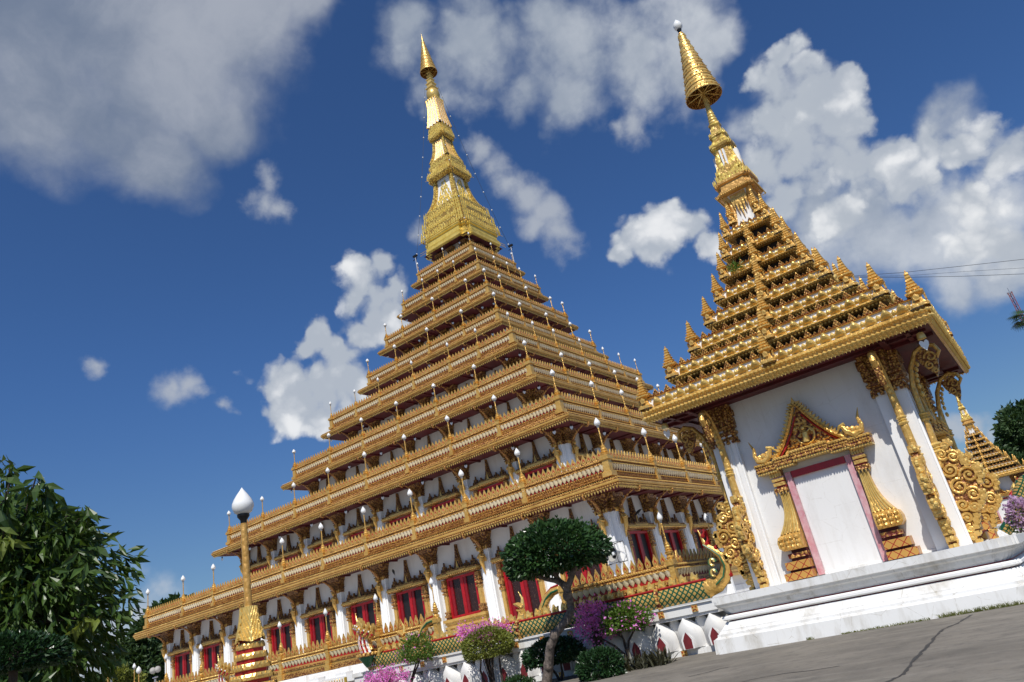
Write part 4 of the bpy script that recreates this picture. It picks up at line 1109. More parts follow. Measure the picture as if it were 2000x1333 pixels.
# ---- tall naga brackets with scrollwork feet
def spiral(m, cy, cz, r, turns, x, start, sgn, mat='gold_scroll', rad=.045):
    n = int(14 * turns); P = []
    for q in range(n + 1):
        t = q / n; a = start + sgn * t * turns * 2 * PI; rr = r * (1 - .86 * t)
        P.append((x, cy + rr * math.cos(a), cz + rr * math.sin(a)))
    m.tube(P, [rad * (1 - .4 * q / n) for q in range(n + 1)], mat, 6)
def plate_yz(m, out, hx, mat):
    n = len(out); V = [(-hx, y, z) for y, z in out] + [(hx, y, z) for y, z in out]
    m.add(V, [tuple(range(n)), tuple(range(2 * n - 1, n - 1, -1))] + [(i, i + n, (i + 1) % n + n, (i + 1) % n) for i in range(n)], mat)
def big_bracket():
    m = MB()
    stem = [(0, -.06, 3.6), (0, -.14, 4.2), (0, -.17, 4.8), (0, -.16, 5.4), (0, -.20, 6.0), (0, -.34, 6.5), (0, -.60, 6.90), (0, -.88, 7.02), (0, -1.10, 6.92), (0, -1.17, 6.72), (0, -1.06, 6.56), (0, -.94, 6.62), (0, -.96, 6.74)]
    m.tube(stem, [.12, .12, .115, .11, .105, .105, .10, .10, .095, .085, .07, .05, .035], 'gold_scroll', 10, .72)
    plate_yz(m, [(-.55, 6.78), (-.95, 6.90), (-1.10, 6.62), (-1.02, 6.30), (-.92, 6.06), (-.88, 6.02), (-.86, 6.16), (-.74, 6.30), (-.62, 6.52)], .07, 'gold_carved')
    for (cy, cz, r, st, sg) in ((-.92, 6.62, .17, 0, 1), (-.82, 6.40, .12, 1.5, -1), (-.9, 6.2, .08, 0, 1)):
        for x in (-.075, .075): spiral(m, cy, cz, r, 1.4, x, st, sg, 'gold_scroll', .032)
    for q in range(9):                          # crest beads along the stem's back
        t = q / 8; z = 5.7 + 1.25 * t ** .8; y = -.33 - .55 * t ** 2.4
        m.ball(.075, 'gold_bright', (0, y - .02, z), 6, 4, (.8, .8, 1.2))
    for z, r in ((4.05, .2), (4.15, .17), (4.25, .2), (5.0, .17), (5.08, .15), (5.16, .17)): m.ball(r, 'gold_bright', (0, -.16, z), 8, 4, (.9, .9, .4))
    # scroll plate at the foot
    out = [(-.02, 1.56), (-.20, 1.56), (-.28, 1.9), (-.36, 2.1), (-.46, 2.35), (-.60, 2.45), (-.74, 2.65), (-.72, 2.9), (-.86, 3.1), (-.88, 3.35), (-.76, 3.52), (-.62, 3.56), (-.60, 3.80), (-.48, 4.02), (-.44, 4.28), (-.34, 4.1), (-.30, 4.25), (-.02, 4.3)]
    plate_yz(m, out, .075, 'gold_carved')
    sc = [(-.62, 3.26, .23, 0, 1), (-.30, 3.02, .22, 2, -1), (-.54, 2.76, .19, 1, 1), (-.24, 3.50, .20, 0, -1), (-.44, 3.82, .17, 1, 1), (-.20, 2.55, .17, 3, 1), (-.44, 2.44, .13, 0, -1), (-.18, 2.20, .13, 0, 1), (-.14, 1.92, .11, 2, -1), (-.12, 1.70, .09, 0, 1), (-.20, 3.95, .16, 4, 1), (-.36, 4.14, .09, 0, 1)]
    for (cy, cz, r, st, sg) in sc:
        for x in (-.10, .10): spiral(m, cy, cz, r, 1.7, x, st, sg, 'gold_scroll', .045); m.ball(.045, 'gold_bright', (x * 1.15, cy, cz), 6, 4)
    for q in range(26):                         # square leaf lumps along the outer edge
        t = q / 25; i = 1 + int(t * 14.999); f = t * 15 - int(t * 15); i = min(i, len(out) - 2)
        y = out[i][0] + (out[i + 1][0] - out[i][0]) * f; z = out[i][1] + (out[i + 1][1] - out[i][1]) * f
        m.box(-.12, .12, y - .06, y + .07, z - .06, z + .08, 'gold_scroll')
        m.ball(.07, 'gold_bright', (random.uniform(-.06, .06), y - .05, z + .03), 6, 4)
    return m
def edge_strip():
    """narrow carved strip running down the wall face under the bracket"""
    m = MB()
    for q in range(16):
        z = 1.58 + q * .155; w = .075 + .02 * math.sin(q * 2.1)
        m.box(-w, w, -.10 - .02 * (q % 2), .0, z, z + .135, 'gold_scroll')
    return m
bb = big_bracket().mesh('naga_bracket')
for k in range(4):
    R = rotz(k * PI / 2)
    for x in (-2.62, 2.62):
        inst('naga_bracket', bb, pav, np.array([x, -wh - .06, 0]) @ R.T, k * PI / 2)
# wind bells at the front eave corners
def eave_bell(P, rot, label):
    o = empty('wind_bell', P, rot, label, 'wind bell', 'wind bells under the pavilion eave')
    a = MB(); a.tube([(0, 0, .12), (0, 0, -.02)], .012, 'black_metal', 5); a.lathe([(.02, 0), (.09, -.03), (.11, -.12), (.115, -.2)], 'gold_bright', 12); a.build('bell', o, True)
    a = MB(); a.plate([(0, -.24), (.10, -.10), (.12, .0), (.08, .06), (.03, .04), (0, 0), (-.03, .04), (-.08, .06), (-.12, .0), (-.10, -.10)], -.006, .006, 'globe_white', loc=(0, 0, -.30)); a.build('heart', o)
eave_bell((PX + 3.95, PY - 3.95, 7.08), 0.3, 'gold wind bell with white heart under the near right pavilion eave corner')
eave_bell((PX - 3.95, PY - 3.95, 7.08), 0.9, 'dark wind bell with white heart under the left pavilion eave corner')
# ---- the second pavilion, far behind on the right
far = copy_tree(pav)
_a = on_dist(1941, 938, 100)
far.location = (_a.x, _a.y, 1.5); far.scale = (.82,) * 3
m = MB(); m.box(-5.2, 5.2, -5.2, 5.2, -1.8, .012, 'white_worn'); m.build('platform', far)
tag(far, 'distant smaller looking white pavilion with gold tiered spire behind the large pavilion', 'pavilion')
# ================================================================== the terrace with its lotus wall
TY = -36.1                                     # front plane of the terrace wall
def lotus_petal():
    """bulging white lotus petal with a pointed top and a red pointed niche in it"""
    m = MB(); V = []; F = []; nz_, nx_ = 9, 9; H = .93; hw = .475
    for j in range(nz_ + 1):
        t = j / nz_
        w = hw * (1.0 if t < .35 else max(.02, 1 - ((t - .35) / .65) ** 2.3))
        d = .14 + .27 * math.sin(PI * (.10 + .62 * t))
        for i in range(nx_ + 1):
            a = -1 + 2 * i / nx_
            V.append((a * w, -d * (1 - .86 * abs(a) ** 3.2), t * H))
    for j in range(nz_):
        for i in range(nx_):
            F.append((j * (nx_ + 1) + i, j * (nx_ + 1) + i + 1, (j + 1) * (nx_ + 1) + i + 1, (j + 1) * (nx_ + 1) + i))
    m.add(V, F, 'white_plaster')
    o = [(-.14, 0), (.14, 0), (.15, .26), (.09, .37), (0, .50), (-.09, .37), (-.15, .26)]
    m.plate([(x * 1.4, z * 1.13) for x, z in o], -.40, -.05, 'white_plaster')
    m.plate(o, -.405, -.06, 'maroon_niche', loc=(0, 0, .01))
    return m
LP = lotus_petal()
BACKP = MB(); V = []; F = []
for j in range(6):
    t = j / 5; w = .30 * (1 - t ** 2.2) + .01; d = .06 + .16 * t ** .7
    for i in range(5):
        a = (i - 2) / 2; V.append((a * w, -d * (1 - .6 * a * a), .42 + .62 * t))
for j in range(5):
    for i in range(4): F.append((j * 5 + i, j * 5 + i + 1, (j + 1) * 5 + i + 1, (j + 1) * 5 + i))
BACKP.add(V, F, 'white_plaster')
FLOWER = MB(); FLOWER.box(-.10, .10, -.03, .05, -.10, .10, 'gold_scroll')
for a in range(4): FLOWER.plate([(0, 0), (.06, .04), (.085, .085), (.04, .06)], -.045, -.02, 'red_paint', R=np.array([[math.cos(a * PI / 2), 0, -math.sin(a * PI / 2)], [0, 1, 0], [math.sin(a * PI / 2), 0, math.cos(a * PI / 2)]]))
FLOWER.ball(.035, 'gold_bright', (0, -.04, 0), 6, 4)
terr = empty('terrace', (0, 0, 0), 0, 'white raised terrace with lotus petal wall and gold square flowers below the stupa', 'terrace')
X0, X1 = 16.6, 33.15
m = MB(); m.box(-36, X1, TY + .30, 36, 0.0, 1.545, 'white_worn')
m.box(X0, X1, TY - .10, TY + .30, 0.0, .20, 'white_worn'); m.box(X0, X1, TY - .02, TY + .30, .20, .26, 'white_plaster')
m.box(X0, X1, TY - .30, TY + .30, 1.22, 1.53, 'white_worn'); m.box(X0, X1, TY - .24, TY + .30, 1.13, 1.22, 'white_plaster'); m.box(X0, X1, TY - .36, TY + .30, 1.50, 1.54, 'white_worn')
m.box(X0 - .55, X0, TY - .30, TY + .30, 0, 1.55, 'white_worn'); m.box(X0 - .60, X0 + .05, TY - .36, TY + .31, 1.40, 1.552, 'white_worn')
m.build('terrace_wall', terr)
m = MB(); n = int((X1 - X0) / .95)
for q in range(n):
    x = X1 - .33 - q * .95
    m.put(LP, (x, TY + .06, .22)); m.put(BACKP, (x - .475, TY + .12, .22))
m.build('lotus_frieze', terr, True)
for q in range(13):
    o = inst('gold_flower', FLOWER.mesh('gold_flower') if q == 0 else o.data, terr, (X1 - .75 - q * 1.22, TY - .31, 1.37))
for q in range(5): inst('gold_flower', o.data, terr, (X1 - 1.6 - q * 2.44, TY - .11, .10))
m = MB(); m.box(-30, X0 - .6, TY - .20, TY + .3, 1.30, 1.552, 'white_paint'); m.box(-30, X0 - .6, TY + .0, TY + .3, 0, 1.30, 'white_paint')
for q in range(8): m.box(X0 - 2.0 - q * 1.9, X0 - 1.3 - q * 1.9, TY - .10, TY + .3, 1.552, 1.70, 'white_paint')
m.build('ledge', terr)

# ---- the terrace balustrade: left run, gap, right run, return
def low_rail(name, label, runs):
    root = empty(name, (0, 0, 0), 0, label, 'balustrade', 'gold balustrade runs on the terrace edge')
    s = .65
    m = MB()
    for (a, b, plane, k) in runs:
        R = rotz(k * PI / 2)
        def bx(d0, z0, z1, mat): m.box(a, b, -plane - d0, -plane + .12, z0, z1, mat, R)
        z = LZ
        bx(.12, z - .35, z - .12, 'gold_carved'); bx(.08, z - .12, z - .02, 'gold_scroll'); bx(.12, z - .02, z + .06, 'gold_carved'); bx(.06, z + .06, z + .13, 'gold_ochre')
        bx(.0, z + .13, z + .41, 'red_paint'); bx(.11, z + .41, z + .46, 'gold_ochre'); bx(.06, z + .46, z + .53, 'gold_carved'); bx(.09, z + .53, z + .61, 'gold_ochre'); bx(.04, z + .61, z + .65, 'gold_carved')
        along(m, PETAL, plane, z, .24, k, 0, (.70, .65, .72), s0=a + .1, s1=b - .1)
        along(m, BEAD, plane, z + .57, .10, k, .09, .036, s0=a, s1=b); along(m, BEAD, plane, z + .435, .11, k, .11, .034, s0=a, s1=b)
        along(m, DRIP, plane + .10, z - .12, .12, k, 0, .6, s0=a, s1=b)
    for (a, b, plane, k) in runs: along(m, FINIAL, plane, LZ + .65, .31, k, -.03, (.80, .8, .86), s0=a + .15, s1=b - .15)
    m.build('rail', root)
    return root
LZ = 2.27; LPX = 31.8; LPY = -35.9
rail_r = low_rail('terrace_balustrade', 'gold balustrade with leaf crest on the terrace corner beside the pavilion', [(27.3, LPX, 35.9, 0), (-LPX + .0 - 4.0 + 0.0, -35.9 + 4.6, LPX, 1)] if False else [(27.3, LPX, 35.9, 0), (-35.9, -31.6, LPX, 1)])
rail_l = low_rail('terrace_balustrade', 'long gold balustrade on the terrace edge left of the five headed serpent and doorway', [(-24.0, 20.9, 35.9, 0)])
LOWP = [(LPX, LPY, 'at the terrace corner beside the pavilion'), (LPX, -33.0, 'second from the pavilion on the terrace corner')]
low = [20.85, 17.4, 13.95, 10.45, 7.0, 3.5, 0.0, -3.5, -7.0, -10.5]
for root, xs in ((rail_r, [(LPX, LPY), (27.3, LPY), (LPX, -31.8)]), (rail_l, [(x, LPY) for x in low])):
    for (x, y) in xs:
        m = MB()
        for (h0, h1, hw) in ((-.36, -.1, .17), (-.1, .06, .14), (.06, .56, .10), (.56, .70, .14), (.70, .76, .11)): m.box(x - hw, x + hw, y - hw - .04, y + hw, LZ + h0, LZ + h1, 'gold_scroll')
        m.lathe([(.12, LZ + .76), (.15, LZ + .82), (.09, LZ + .88), (.12, LZ + .94), (.07, LZ + .98)], 'gold_scroll', 10, (x, y, 0))
        m.build('post', root)
def low_lamp(x, y, label): return lamp((x, y, LZ + .98), .54, label, 'white teardrop lamps on the terrace balustrade')
low_lamp(LPX, LPY, 'white teardrop lamp on the terrace corner post, left of the pavilion')
low_lamp(LPX, -31.8, 'white teardrop lamp nearest the pavilion on the terrace balustrade')
for q, x in enumerate(low):
    low_lamp(x, LPY, 'white teardrop lamp on the left terrace balustrade, %s from the doorway gap' % ORD[q])

# ---- the scaled naga lying along the terrace edge
naga = empty('naga_balustrade', (0, 0, 0), 0, 'long green and gold scaled serpent body lying along the terrace edge', 'serpent statue')
NY = TY - .16
m = MB(); P = [(x, NY, 1.86) for x in np.linspace(17.9, 33.0, 31)]
m.tube(P, .30, 'naga_scales', 14, .62); m.build('body', naga, True)
m = MB(); m.tube([(x, NY - .08, 2.15) for x in np.linspace(17.9, 33.0, 6)], .045, 'red_paint', 6); m.build('red_ridge', naga)
m = MB()
for x in np.arange(18.2, 32.9, .40):
    m.plate([(-.13, 0), (.13, 0), (.12, .10), (.15, .22), (.04, .16), (-.04, .30), (-.12, .14)], -.05, .05, 'gold_bright', loc=(x, NY, 2.16)); m.ball(.07, 'gold_bright', (x - .02, NY - .05, 2.24), 6, 4)
m.build('back_crest', naga)
for x in (25.3, 20.4, 31.2):
    m = MB(); m.tube([(x, NY - .33 * math.sin(a) * .75, 1.86 + .35 * math.cos(a)) for a in np.linspace(0, PI, 9)], .07, 'gold_red_carved', 6)
    for a in np.linspace(.2, PI - .2, 6): m.ball(.06, 'gold_bright', (x, NY - .36 * math.sin(a) * .78, 1.86 + .38 * math.cos(a)), 6, 4)
    m.build('band', naga)
m = MB()                                        # rising tail at the pavilion end
T = [(x + .72, y, z) for x, y, z in [(32.2, NY, 1.86), (32.6, NY, 1.92), (32.90, NY, 2.10), (33.05, NY, 2.42), (32.98, NY, 2.74), (32.76, NY, 2.98), (32.54, NY, 3.18), (32.50, NY, 3.44), (32.44, NY, 3.70)]]
m.tube(T, [.29, .25, .20, .155, .125, .10, .07, .04, .012], 'gold_scroll', 10, .7)
for a, b in (((33.34, 2.28), 1), ((33.40, 2.60), -1)):
    m.tube([(a[0] + .12 * math.cos(t), NY - .14, a[1] + .12 * math.sin(t)) for t in np.linspace(0, 1.5 * PI, 12)], .03, 'green_paint', 6)
    m.tube([(a[0] + .07 * math.cos(t), NY - .15, a[1] + .10 * math.sin(t)) for t in np.linspace(0, 1.7 * PI, 12)], .04, 'gold_bright', 6)
for q in range(len(T) - 2):
    x, y, z = T[q + 1]; m.ball(.075, 'red_paint', (x + (.24 - q * .03), y, z + .02), 6, 4); m.tube([(x + .14 - q * .02, y, z), (x + .25 - q * .02, y, z + .12), (x + .26 - q * .02, y, z + .24)], [.06, .04, .01], 'red_paint', 5)
m.tube([(T[q][0] + .02, NY - .2, T[q][2]) for q in range(1, 7)], [.025] * 6, 'green_paint', 6)
m.build('tail', naga, True)
m = MB()                                        # makara head with open toothed mouth
hx, hz = 17.9, 1.86
m.tube([(hx + .1, NY, hz), (hx - .25, NY, hz + .05), (hx - .55, NY, hz + .10), (hx - .95, NY, hz + .05), (hx - 1.15, NY, hz + .22)], [.32, .34, .24, .13, .05], 'naga_scales', 10, .8)
m.tube([(hx - .2, NY, hz - .20), (hx - .6, NY, hz - .22), (hx - .95, NY, hz - .24), (hx - 1.1, NY, hz - .16)], [.16, .12, .09, .03], 'gold_scroll', 8)
m.tube([(hx - .3, NY, hz - .07), (hx - .9, NY, hz - .09)], .09, 'red_frame', 8)
for q in range(6):
    x = hx - .42 - q * .11
    for zz, s in ((hz + .0 - .01, -1), (hz - .17, 1)): m.tube([(x, NY - .15, zz), (x - .02, NY - .16, zz + s * .10)], [.035, .004], 'white_paint', 5)
m.ball(.075, 'white_paint', (hx - .35, NY - .27, hz + .22), 8, 5); m.ball(.04, 'black_metal', (hx - .37, NY - .33, hz + .23), 6, 4)
m.tube([(hx - .1, NY - .2, hz + .2), (hx + .02, NY - .25, hz + .45), (hx + .15, NY - .2, hz + .5), (hx + .1, NY - .2, hz + .38)], [.09, .07, .04, .02], 'gold_bright', 7)
for q in range(5): m.put(PLEAF, (hx - .5 + q * .16, NY, hz + .22 + q * .02), None, (.16, .8, .28))
m.build('makara_head', naga, True)
# ---- small curling serpents that end the rails at the doorway gap
def rail_serpent(x, label):
    o = empty('rail_serpent', (x, LPY - .05, 0), 0, label, 'serpent statue')
    m = MB(); P = [(.0, 0, 2.92), (-.25, 0, 2.94), (-.55, -.02, 2.90), (-.85, -.05, 2.72), (-1.10, -.06, 2.42), (-1.30, -.06, 2.10), (-1.55, -.06, 1.86), (-1.85, -.06, 1.80)]
    m.tube(P, [.10, .13, .15, .16, .16, .16, .15, .12], 'gold_scroll', 10, .8); m.build('body', o, True)
    m = MB(); m.tube([(a - .02, -.03, b + .15) for a, _, b in P[1:7]], .045, 'red_paint', 6); m.tube([(a, -.15, b - .02) for a, _, b in P[1:7]], .04, 'green_paint', 6); m.build('stripe', o)
    m = MB(); m.tube([(-1.80, -.06, 1.82), (-1.98, -.06, 2.05), (-2.02, -.06, 2.35), (-2.06, -.06, 2.60)], [.14, .15, .12, .10], 'gold_scroll', 8)
    m.tube([(-1.98, -.08, 2.62), (-2.22, -.08, 2.76), (-2.40, -.08, 2.80)], [.12, .09, .03], 'gold_scroll', 7); m.tube([(-2.0, -.08, 2.50), (-2.2, -.08, 2.52), (-2.32, -.08, 2.58)], [.09, .06, .02], 'gold_scroll', 7)
    m.tube([(-2.0, -.08, 2.58), (-2.28, -.08, 2.66)], [.08, .04], 'red_frame', 6)
    m.tube([(-2.0, -.06, 2.72), (-1.96, -.06, 2.95), (-2.08, -.06, 3.2)], [.08, .05, .008], 'gold_bright', 6)
    m.build('head', o, True)
    return o
rail_serpent(21.0, 'small golden serpent curling down from the end post of the left balustrade')
rail_serpent(27.4, 'small golden serpent curling down beside the topiary tree trunk')
# ---- five headed nagas
def five_heads(P, label, sc, rot):
    o = empty('naga_statue', P, rot, label, 'serpent statue'); o.scale = (sc,) * 3
    m = MB(); m.lathe([(.10, -.50), (.34, -.16), (.46, .0)], 'green_paint', 16); m.lathe([(.46, 0), (.50, .05), (.50, .16), (.44, .20)], 'gold_red_carved', 16)
    for q in range(14): a = q * 2 * PI / 14; m.ball(.09, 'gold_scroll', (.49 * math.cos(a), .49 * math.sin(a), .10), 6, 4)
    m.build('base', o, True)
    m = MB(); C = [(.10, .06, .15), (-.04, .06, .45), (-.12, .06, .78), (.0, .08, 1.10), (.18, .1, 1.25)]
    m.tube(C, [.40, .41, .38, .36, .30], 'gold_scroll', 12, .7); m.build('neck', o, True)
    m = MB()
    for q in range(7):                         # belly: white and red lengthwise stripes
        a = -.36 + q * .12
        m.tube([(x + a * (1.0 - .1 * abs(a)), y - .27 + abs(a) * .35, z) for x, y, z in C[:4]], .07, 'white_paint' if q % 2 == 0 else 'red_frame', 6)
    for z in (.35, .6, .85):
        for q in range(7): m.ball(.035, 'gold_bright', (-.36 + q * .12 + .03, -.29 + abs(q - 3) * .04, z), 5, 3)
    m.build('belly', o, True)
    for q in range(5):                         # heads fan out and look left
        a = (q - 2) * .5; hx = -.50 + .30 * q; hz = 1.46 - .115 * q + .05 * (q == 1); yy = -.05 - .08 * (2 - abs(q - 2))
        m = MB()
        m.tube([(.08 + a * .2, .05, 1.12), (hx * .8 + .08, yy, hz - .16), (hx, yy, hz + .08)], [.15, .14, .13], 'gold_scroll', 8)
        m.ball(.07, 'red_frame', (hx + .16, yy - .10, hz - .04), 6, 4); m.ball(.05, 'red_frame', (hx + .06, yy - .15, hz - .12), 6, 4)
        m.tube([(hx, yy, hz + .10), (hx - .22, yy - .03, hz + .13), (hx - .36, yy - .04, hz + .16), (hx - .46, yy - .04, hz + .30)], [.13, .095, .06, .012], 'gold_scroll', 8)
        m.tube([(hx - .02, yy, hz - .03), (hx - .20, yy - .03, hz - .06), (hx - .33, yy - .04, hz - .02)], [.10, .07, .02], 'gold_red_carved', 7)
        m.tube([(hx - .03, yy - .02, hz + .04), (hx - .28, yy - .05, hz + .05)], [.09, .04], 'red_frame', 7)
        for t in range(3): m.tube([(hx - .14 - t * .08, yy - .10, hz + .08), (hx - .15 - t * .08, yy - .10, hz)], [.025, .003], 'white_paint', 5)
        m.ball(.05, 'white_paint', (hx - .06, yy - .13, hz + .16), 6, 4); m.ball(.03, 'black_metal', (hx - .08, yy - .17, hz + .165), 5, 3)
        m.tube([(hx + .04, yy, hz + .18), (hx + .10, yy, hz + .30), (hx + .0, yy, hz + .40), (hx - .08, yy, hz + .46 + .34 * (q == 0))], [.09, .075, .045, .006], 'gold_bright', 7)
        for t in range(3): m.put(PLEAF, (hx + .10 + t * .05, yy + .02, hz + .02 + t * .10), None, (.18, .8, .30))
        m.build('head', o, True)
    return o
p = on_y(717, 1283, TY - .55)
five_heads((p.x, p.y, p.z), 'five headed serpent statue with red and white striped belly beside the doorway', .82, -.15)
p = on_y(438, 1352, TY - .55)
five_heads((p.x, p.y, p.z), 'red and gold five headed serpent statue behind the lotus lamp pedestal', .82, -.15)
# ---- yellow metal fence in front of the plain terrace wall
fence = empty('yellow_fence', (0, 0, 0), 0, 'low yellow metal fence in front of the white terrace ledge', 'fence')
FY = TY - .9
m = MB()
for z in (1.28, 1.20, .3): m.box(-8, 16.2, FY - .03, FY + .03, z - .025, z + .025, 'fence_yellow')
m.box(-8, 16.2, FY - .02, FY + .02, .90, 1.16, 'fence_yellow') if False else None
m.build('rail', fence)
m = MB()
for x in np.arange(-8, 16.2, .17): m.box(x - .014, x + .014, FY - .014, FY + .014, .06, 1.40, 'fence_yellow'); m.lathe([(.02, 1.40), (.03, 1.43), (.0, 1.50)], 'gold_scroll', 5, (x, FY, 0))
m.build('picket', fence)
for x in np.arange(-7.5, 16.3, 2.96):
    m = MB(); m.box(x - .045, x + .045, FY - .045, FY + .045, .03, 1.5, 'fence_yellow'); m.build('post', fence)
# ---- loudspeaker on the corner column
horn = empty('loudspeaker', (23.02, -23.42, 4.75), -.35, 'grey horn loudspeaker in a wire cage on the corner column', 'loudspeaker')
m = MB(); Rh = np.array([[1, 0, 0], [0, 0, -1.0], [0, 1.0, 0]])
m.lathe([(.44, .30), (.43, .26), (.30, .05), (.14, -.14), (.10, -.30)], 'grey_metal', 20, (0, -.15, 0), False, Rh)
m.lathe([(.42, .27), (.29, .05), (.13, -.12), (.0, -.12)], 'concrete', 20, (0, -.15, 0), False, Rh)
m.lathe([(.0, .16), (.10, .14), (.12, .02), (.06, -.12)], 'globe_white', 14, (0, -.15, 0), False, Rh)
m.lathe([(.14, -.10), (.27, .06), (.25, .08), (.13, -.06)], 'black_metal', 18, (0, -.15, 0), False, Rh); m.build('horn', horn, True)
m = MB()
c = .52
for y in (-.5, .15):
    for a, b in (((-c, -c), (c, -c)), ((c, -c), (c, c)), ((c, c), (-c, c)), ((-c, c), (-c, -c))): m.tube([(a[0], y, a[1]), (b[0], y, b[1])], .016, 'black_metal', 5)
for sx in (-c, c):
    for sz in (-c, c): m.tube([(sx, -.5, sz), (sx, .15, sz)], .016, 'black_metal', 5)
for sx in (-.2, .2): m.tube([(sx, .1, -c), (sx, .35, -1.0)], .02, 'grey_metal', 5)
m.build('cage', horn)
# ================================================================== plants
def leaves(m, P, D, size, mat, aspect=0.42, droop=0.0, rs=rng, fold=0.25, curl=0.0):
    """one folded pointed leaf per point: P positions, D outward directions"""
    n = len(P); D = D / (np.linalg.norm(D, axis=1, keepdims=True) + 1e-9)
    D = D + rs.normal(0, .55, (n, 3)); D[:, 2] -= droop; D /= (np.linalg.norm(D, axis=1, keepdims=True) + 1e-9)
    A = np.cross(D, rs.normal(0, 1, (n, 3))); A /= (np.linalg.norm(A, axis=1, keepdims=True) + 1e-9)
    N = np.cross(A, D); L = size * rs.uniform(.65, 1.25, (n, 1)); Wd = L * aspect
    mid = P + D * L * .5 + N * L * curl; tip = P + D * L - N * L * curl * .6
    V = np.stack([P, mid + A * Wd * .5 + N * Wd * fold, tip, mid - A * Wd * .5 + N * Wd * fold, mid], 1).reshape(-1, 3)
    k = m.n; i = m.mat(mat); m.v.append(V); m.n += len(V)
    for q in range(n):
        b = k + q * 5
        m.f.append((b, b + 1, b + 4)); m.f.append((b + 1, b + 2, b + 4)); m.f.append((b + 2, b + 3, b + 4)); m.f.append((b + 3, b, b + 4)); m.mi += [i] * 4
def shell_points(n, c, r, rs=rng, inner=.55, flat=None, lump=.12, seed=1.0):
    """points in the outer part of a lumpy ellipsoid"""
    d = rs.normal(0, 1, (n, 3)); d /= np.linalg.norm(d, axis=1, keepdims=True)
    if flat is not None: d[:, 2] = np.where(d[:, 2] < flat, flat + rs.uniform(-.12, .05, n), d[:, 2])
    lum = 1 + lump * (np.sin(d[:, 0] * 5.1 + seed) * np.sin(d[:, 1] * 4.3 + seed * 2) + .6 * np.sin(d[:, 2] * 7.7 + d[:, 0] * 6 + seed * 3))
    rad = rs.uniform(inner ** 3, 1, n) ** (1 / 3) * lum
    return np.array(c) + d * rad[:, None] * np.array(r), d
def limb(m, pts, r0, r1, mat, n=8):
    pts = np.array(pts, float); k = len(pts)
    m.tube(pts, [r0 + (r1 - r0) * q / (k - 1) for q in range(k)], mat, n)
def unproj(pts, y): return [np.array(on_y(a, b, y)) for a, b in pts]

# ---- topiary tree in front of the lotus wall
TPY = -38.7
base = on_y(1052, 1372, TPY)
top = on_y(1088, 1085, TPY); sc = (Vector(top) - CAM).dot(FW) / 1422.99      # metres per pixel there
tree = empty('topiary_tree', (base.x, base.y, 0.03), 0, 'topiary tree with dark domed crown and twisting bare trunk', 'tree')
O = np.array([base.x, base.y, .03])
m = MB()
tp = unproj([(1056, 1372), (1064, 1333), (1070, 1300), (1077, 1264), (1089, 1237), (1108, 1209), (1112, 1188), (1110, 1166), (1112, 1147), (1119, 1128), (1124, 1100)], TPY)
tp = [p - O + np.array([0, .12 * math.sin(q * 1.3), 0]) for q, p in enumerate(tp)]
rr = [11, 10, 9, 8.5, 8, 8, 7, 6.8, 6.5, 5.5, 4.5]
m.tube(tp, [r * sc for r in rr], 'bark', 10)
br = unproj([(1110, 1160), (1104, 1148), (1096, 1139), (1083, 1134), (1068, 1132), (1052, 1128)], TPY - .1); br = [p - O for p in br]
m.tube(br, [7 * sc, 6.5 * sc, 6 * sc, 5 * sc, 4 * sc, 2.5 * sc], 'bark', 8)
br = unproj([(1098, 1140), (1088, 1130), (1083, 1118), (1084, 1102), (1090, 1090)], TPY); m.tube([p - O for p in br], [6 * sc, 5.5 * sc, 5 * sc, 4.5 * sc, 3 * sc], 'bark', 8)
br = unproj([(1058, 1130), (1050, 1121), (1042, 1119)], TPY - .1); m.tube([p - O for p in br], [4 * sc, 3 * sc, 2 * sc], 'bark', 6)
for q in range(9):
    p = tp[2 + q % 8]; m.ball(.085 + .03 * (q % 3), 'bark', p + np.array([.05 * math.sin(q * 2), -.08, .1 * math.cos(q)]), 7, 5, (1, .8, 1.2))
m.build('trunk', tree, True)
m = MB(); cc = np.array(on_y(1089, 1092, TPY)) - O
cc = cc + np.array([0, 0, .10]); P, D = shell_points(14000, cc, (95 * sc, 1.7, 62 * sc), flat=-.30, inner=.70, lump=.10)
leaves(m, P, D, .145, 'leaf_topiary', .62)
P, D = shell_points(2000, cc + np.array([-.12, 0, .0]), (97 * sc, 1.75, 64 * sc), flat=-.30, inner=.96, lump=.06, seed=2.2)
leaves(m, P, D, .16, 'leaf_topiary_light', .6)
P, D = shell_points(60, cc, (94 * sc, 1.7, 66 * sc), flat=-.1, inner=.97, lump=.06, seed=4.0)
for p_, d_ in zip(P, D): leaves(m, p_ + rng.normal(0, .05, (5, 3)), np.tile(d_, (5, 1)), .17, 'leaf_topiary_light', .5)
m.build('crown', tree)

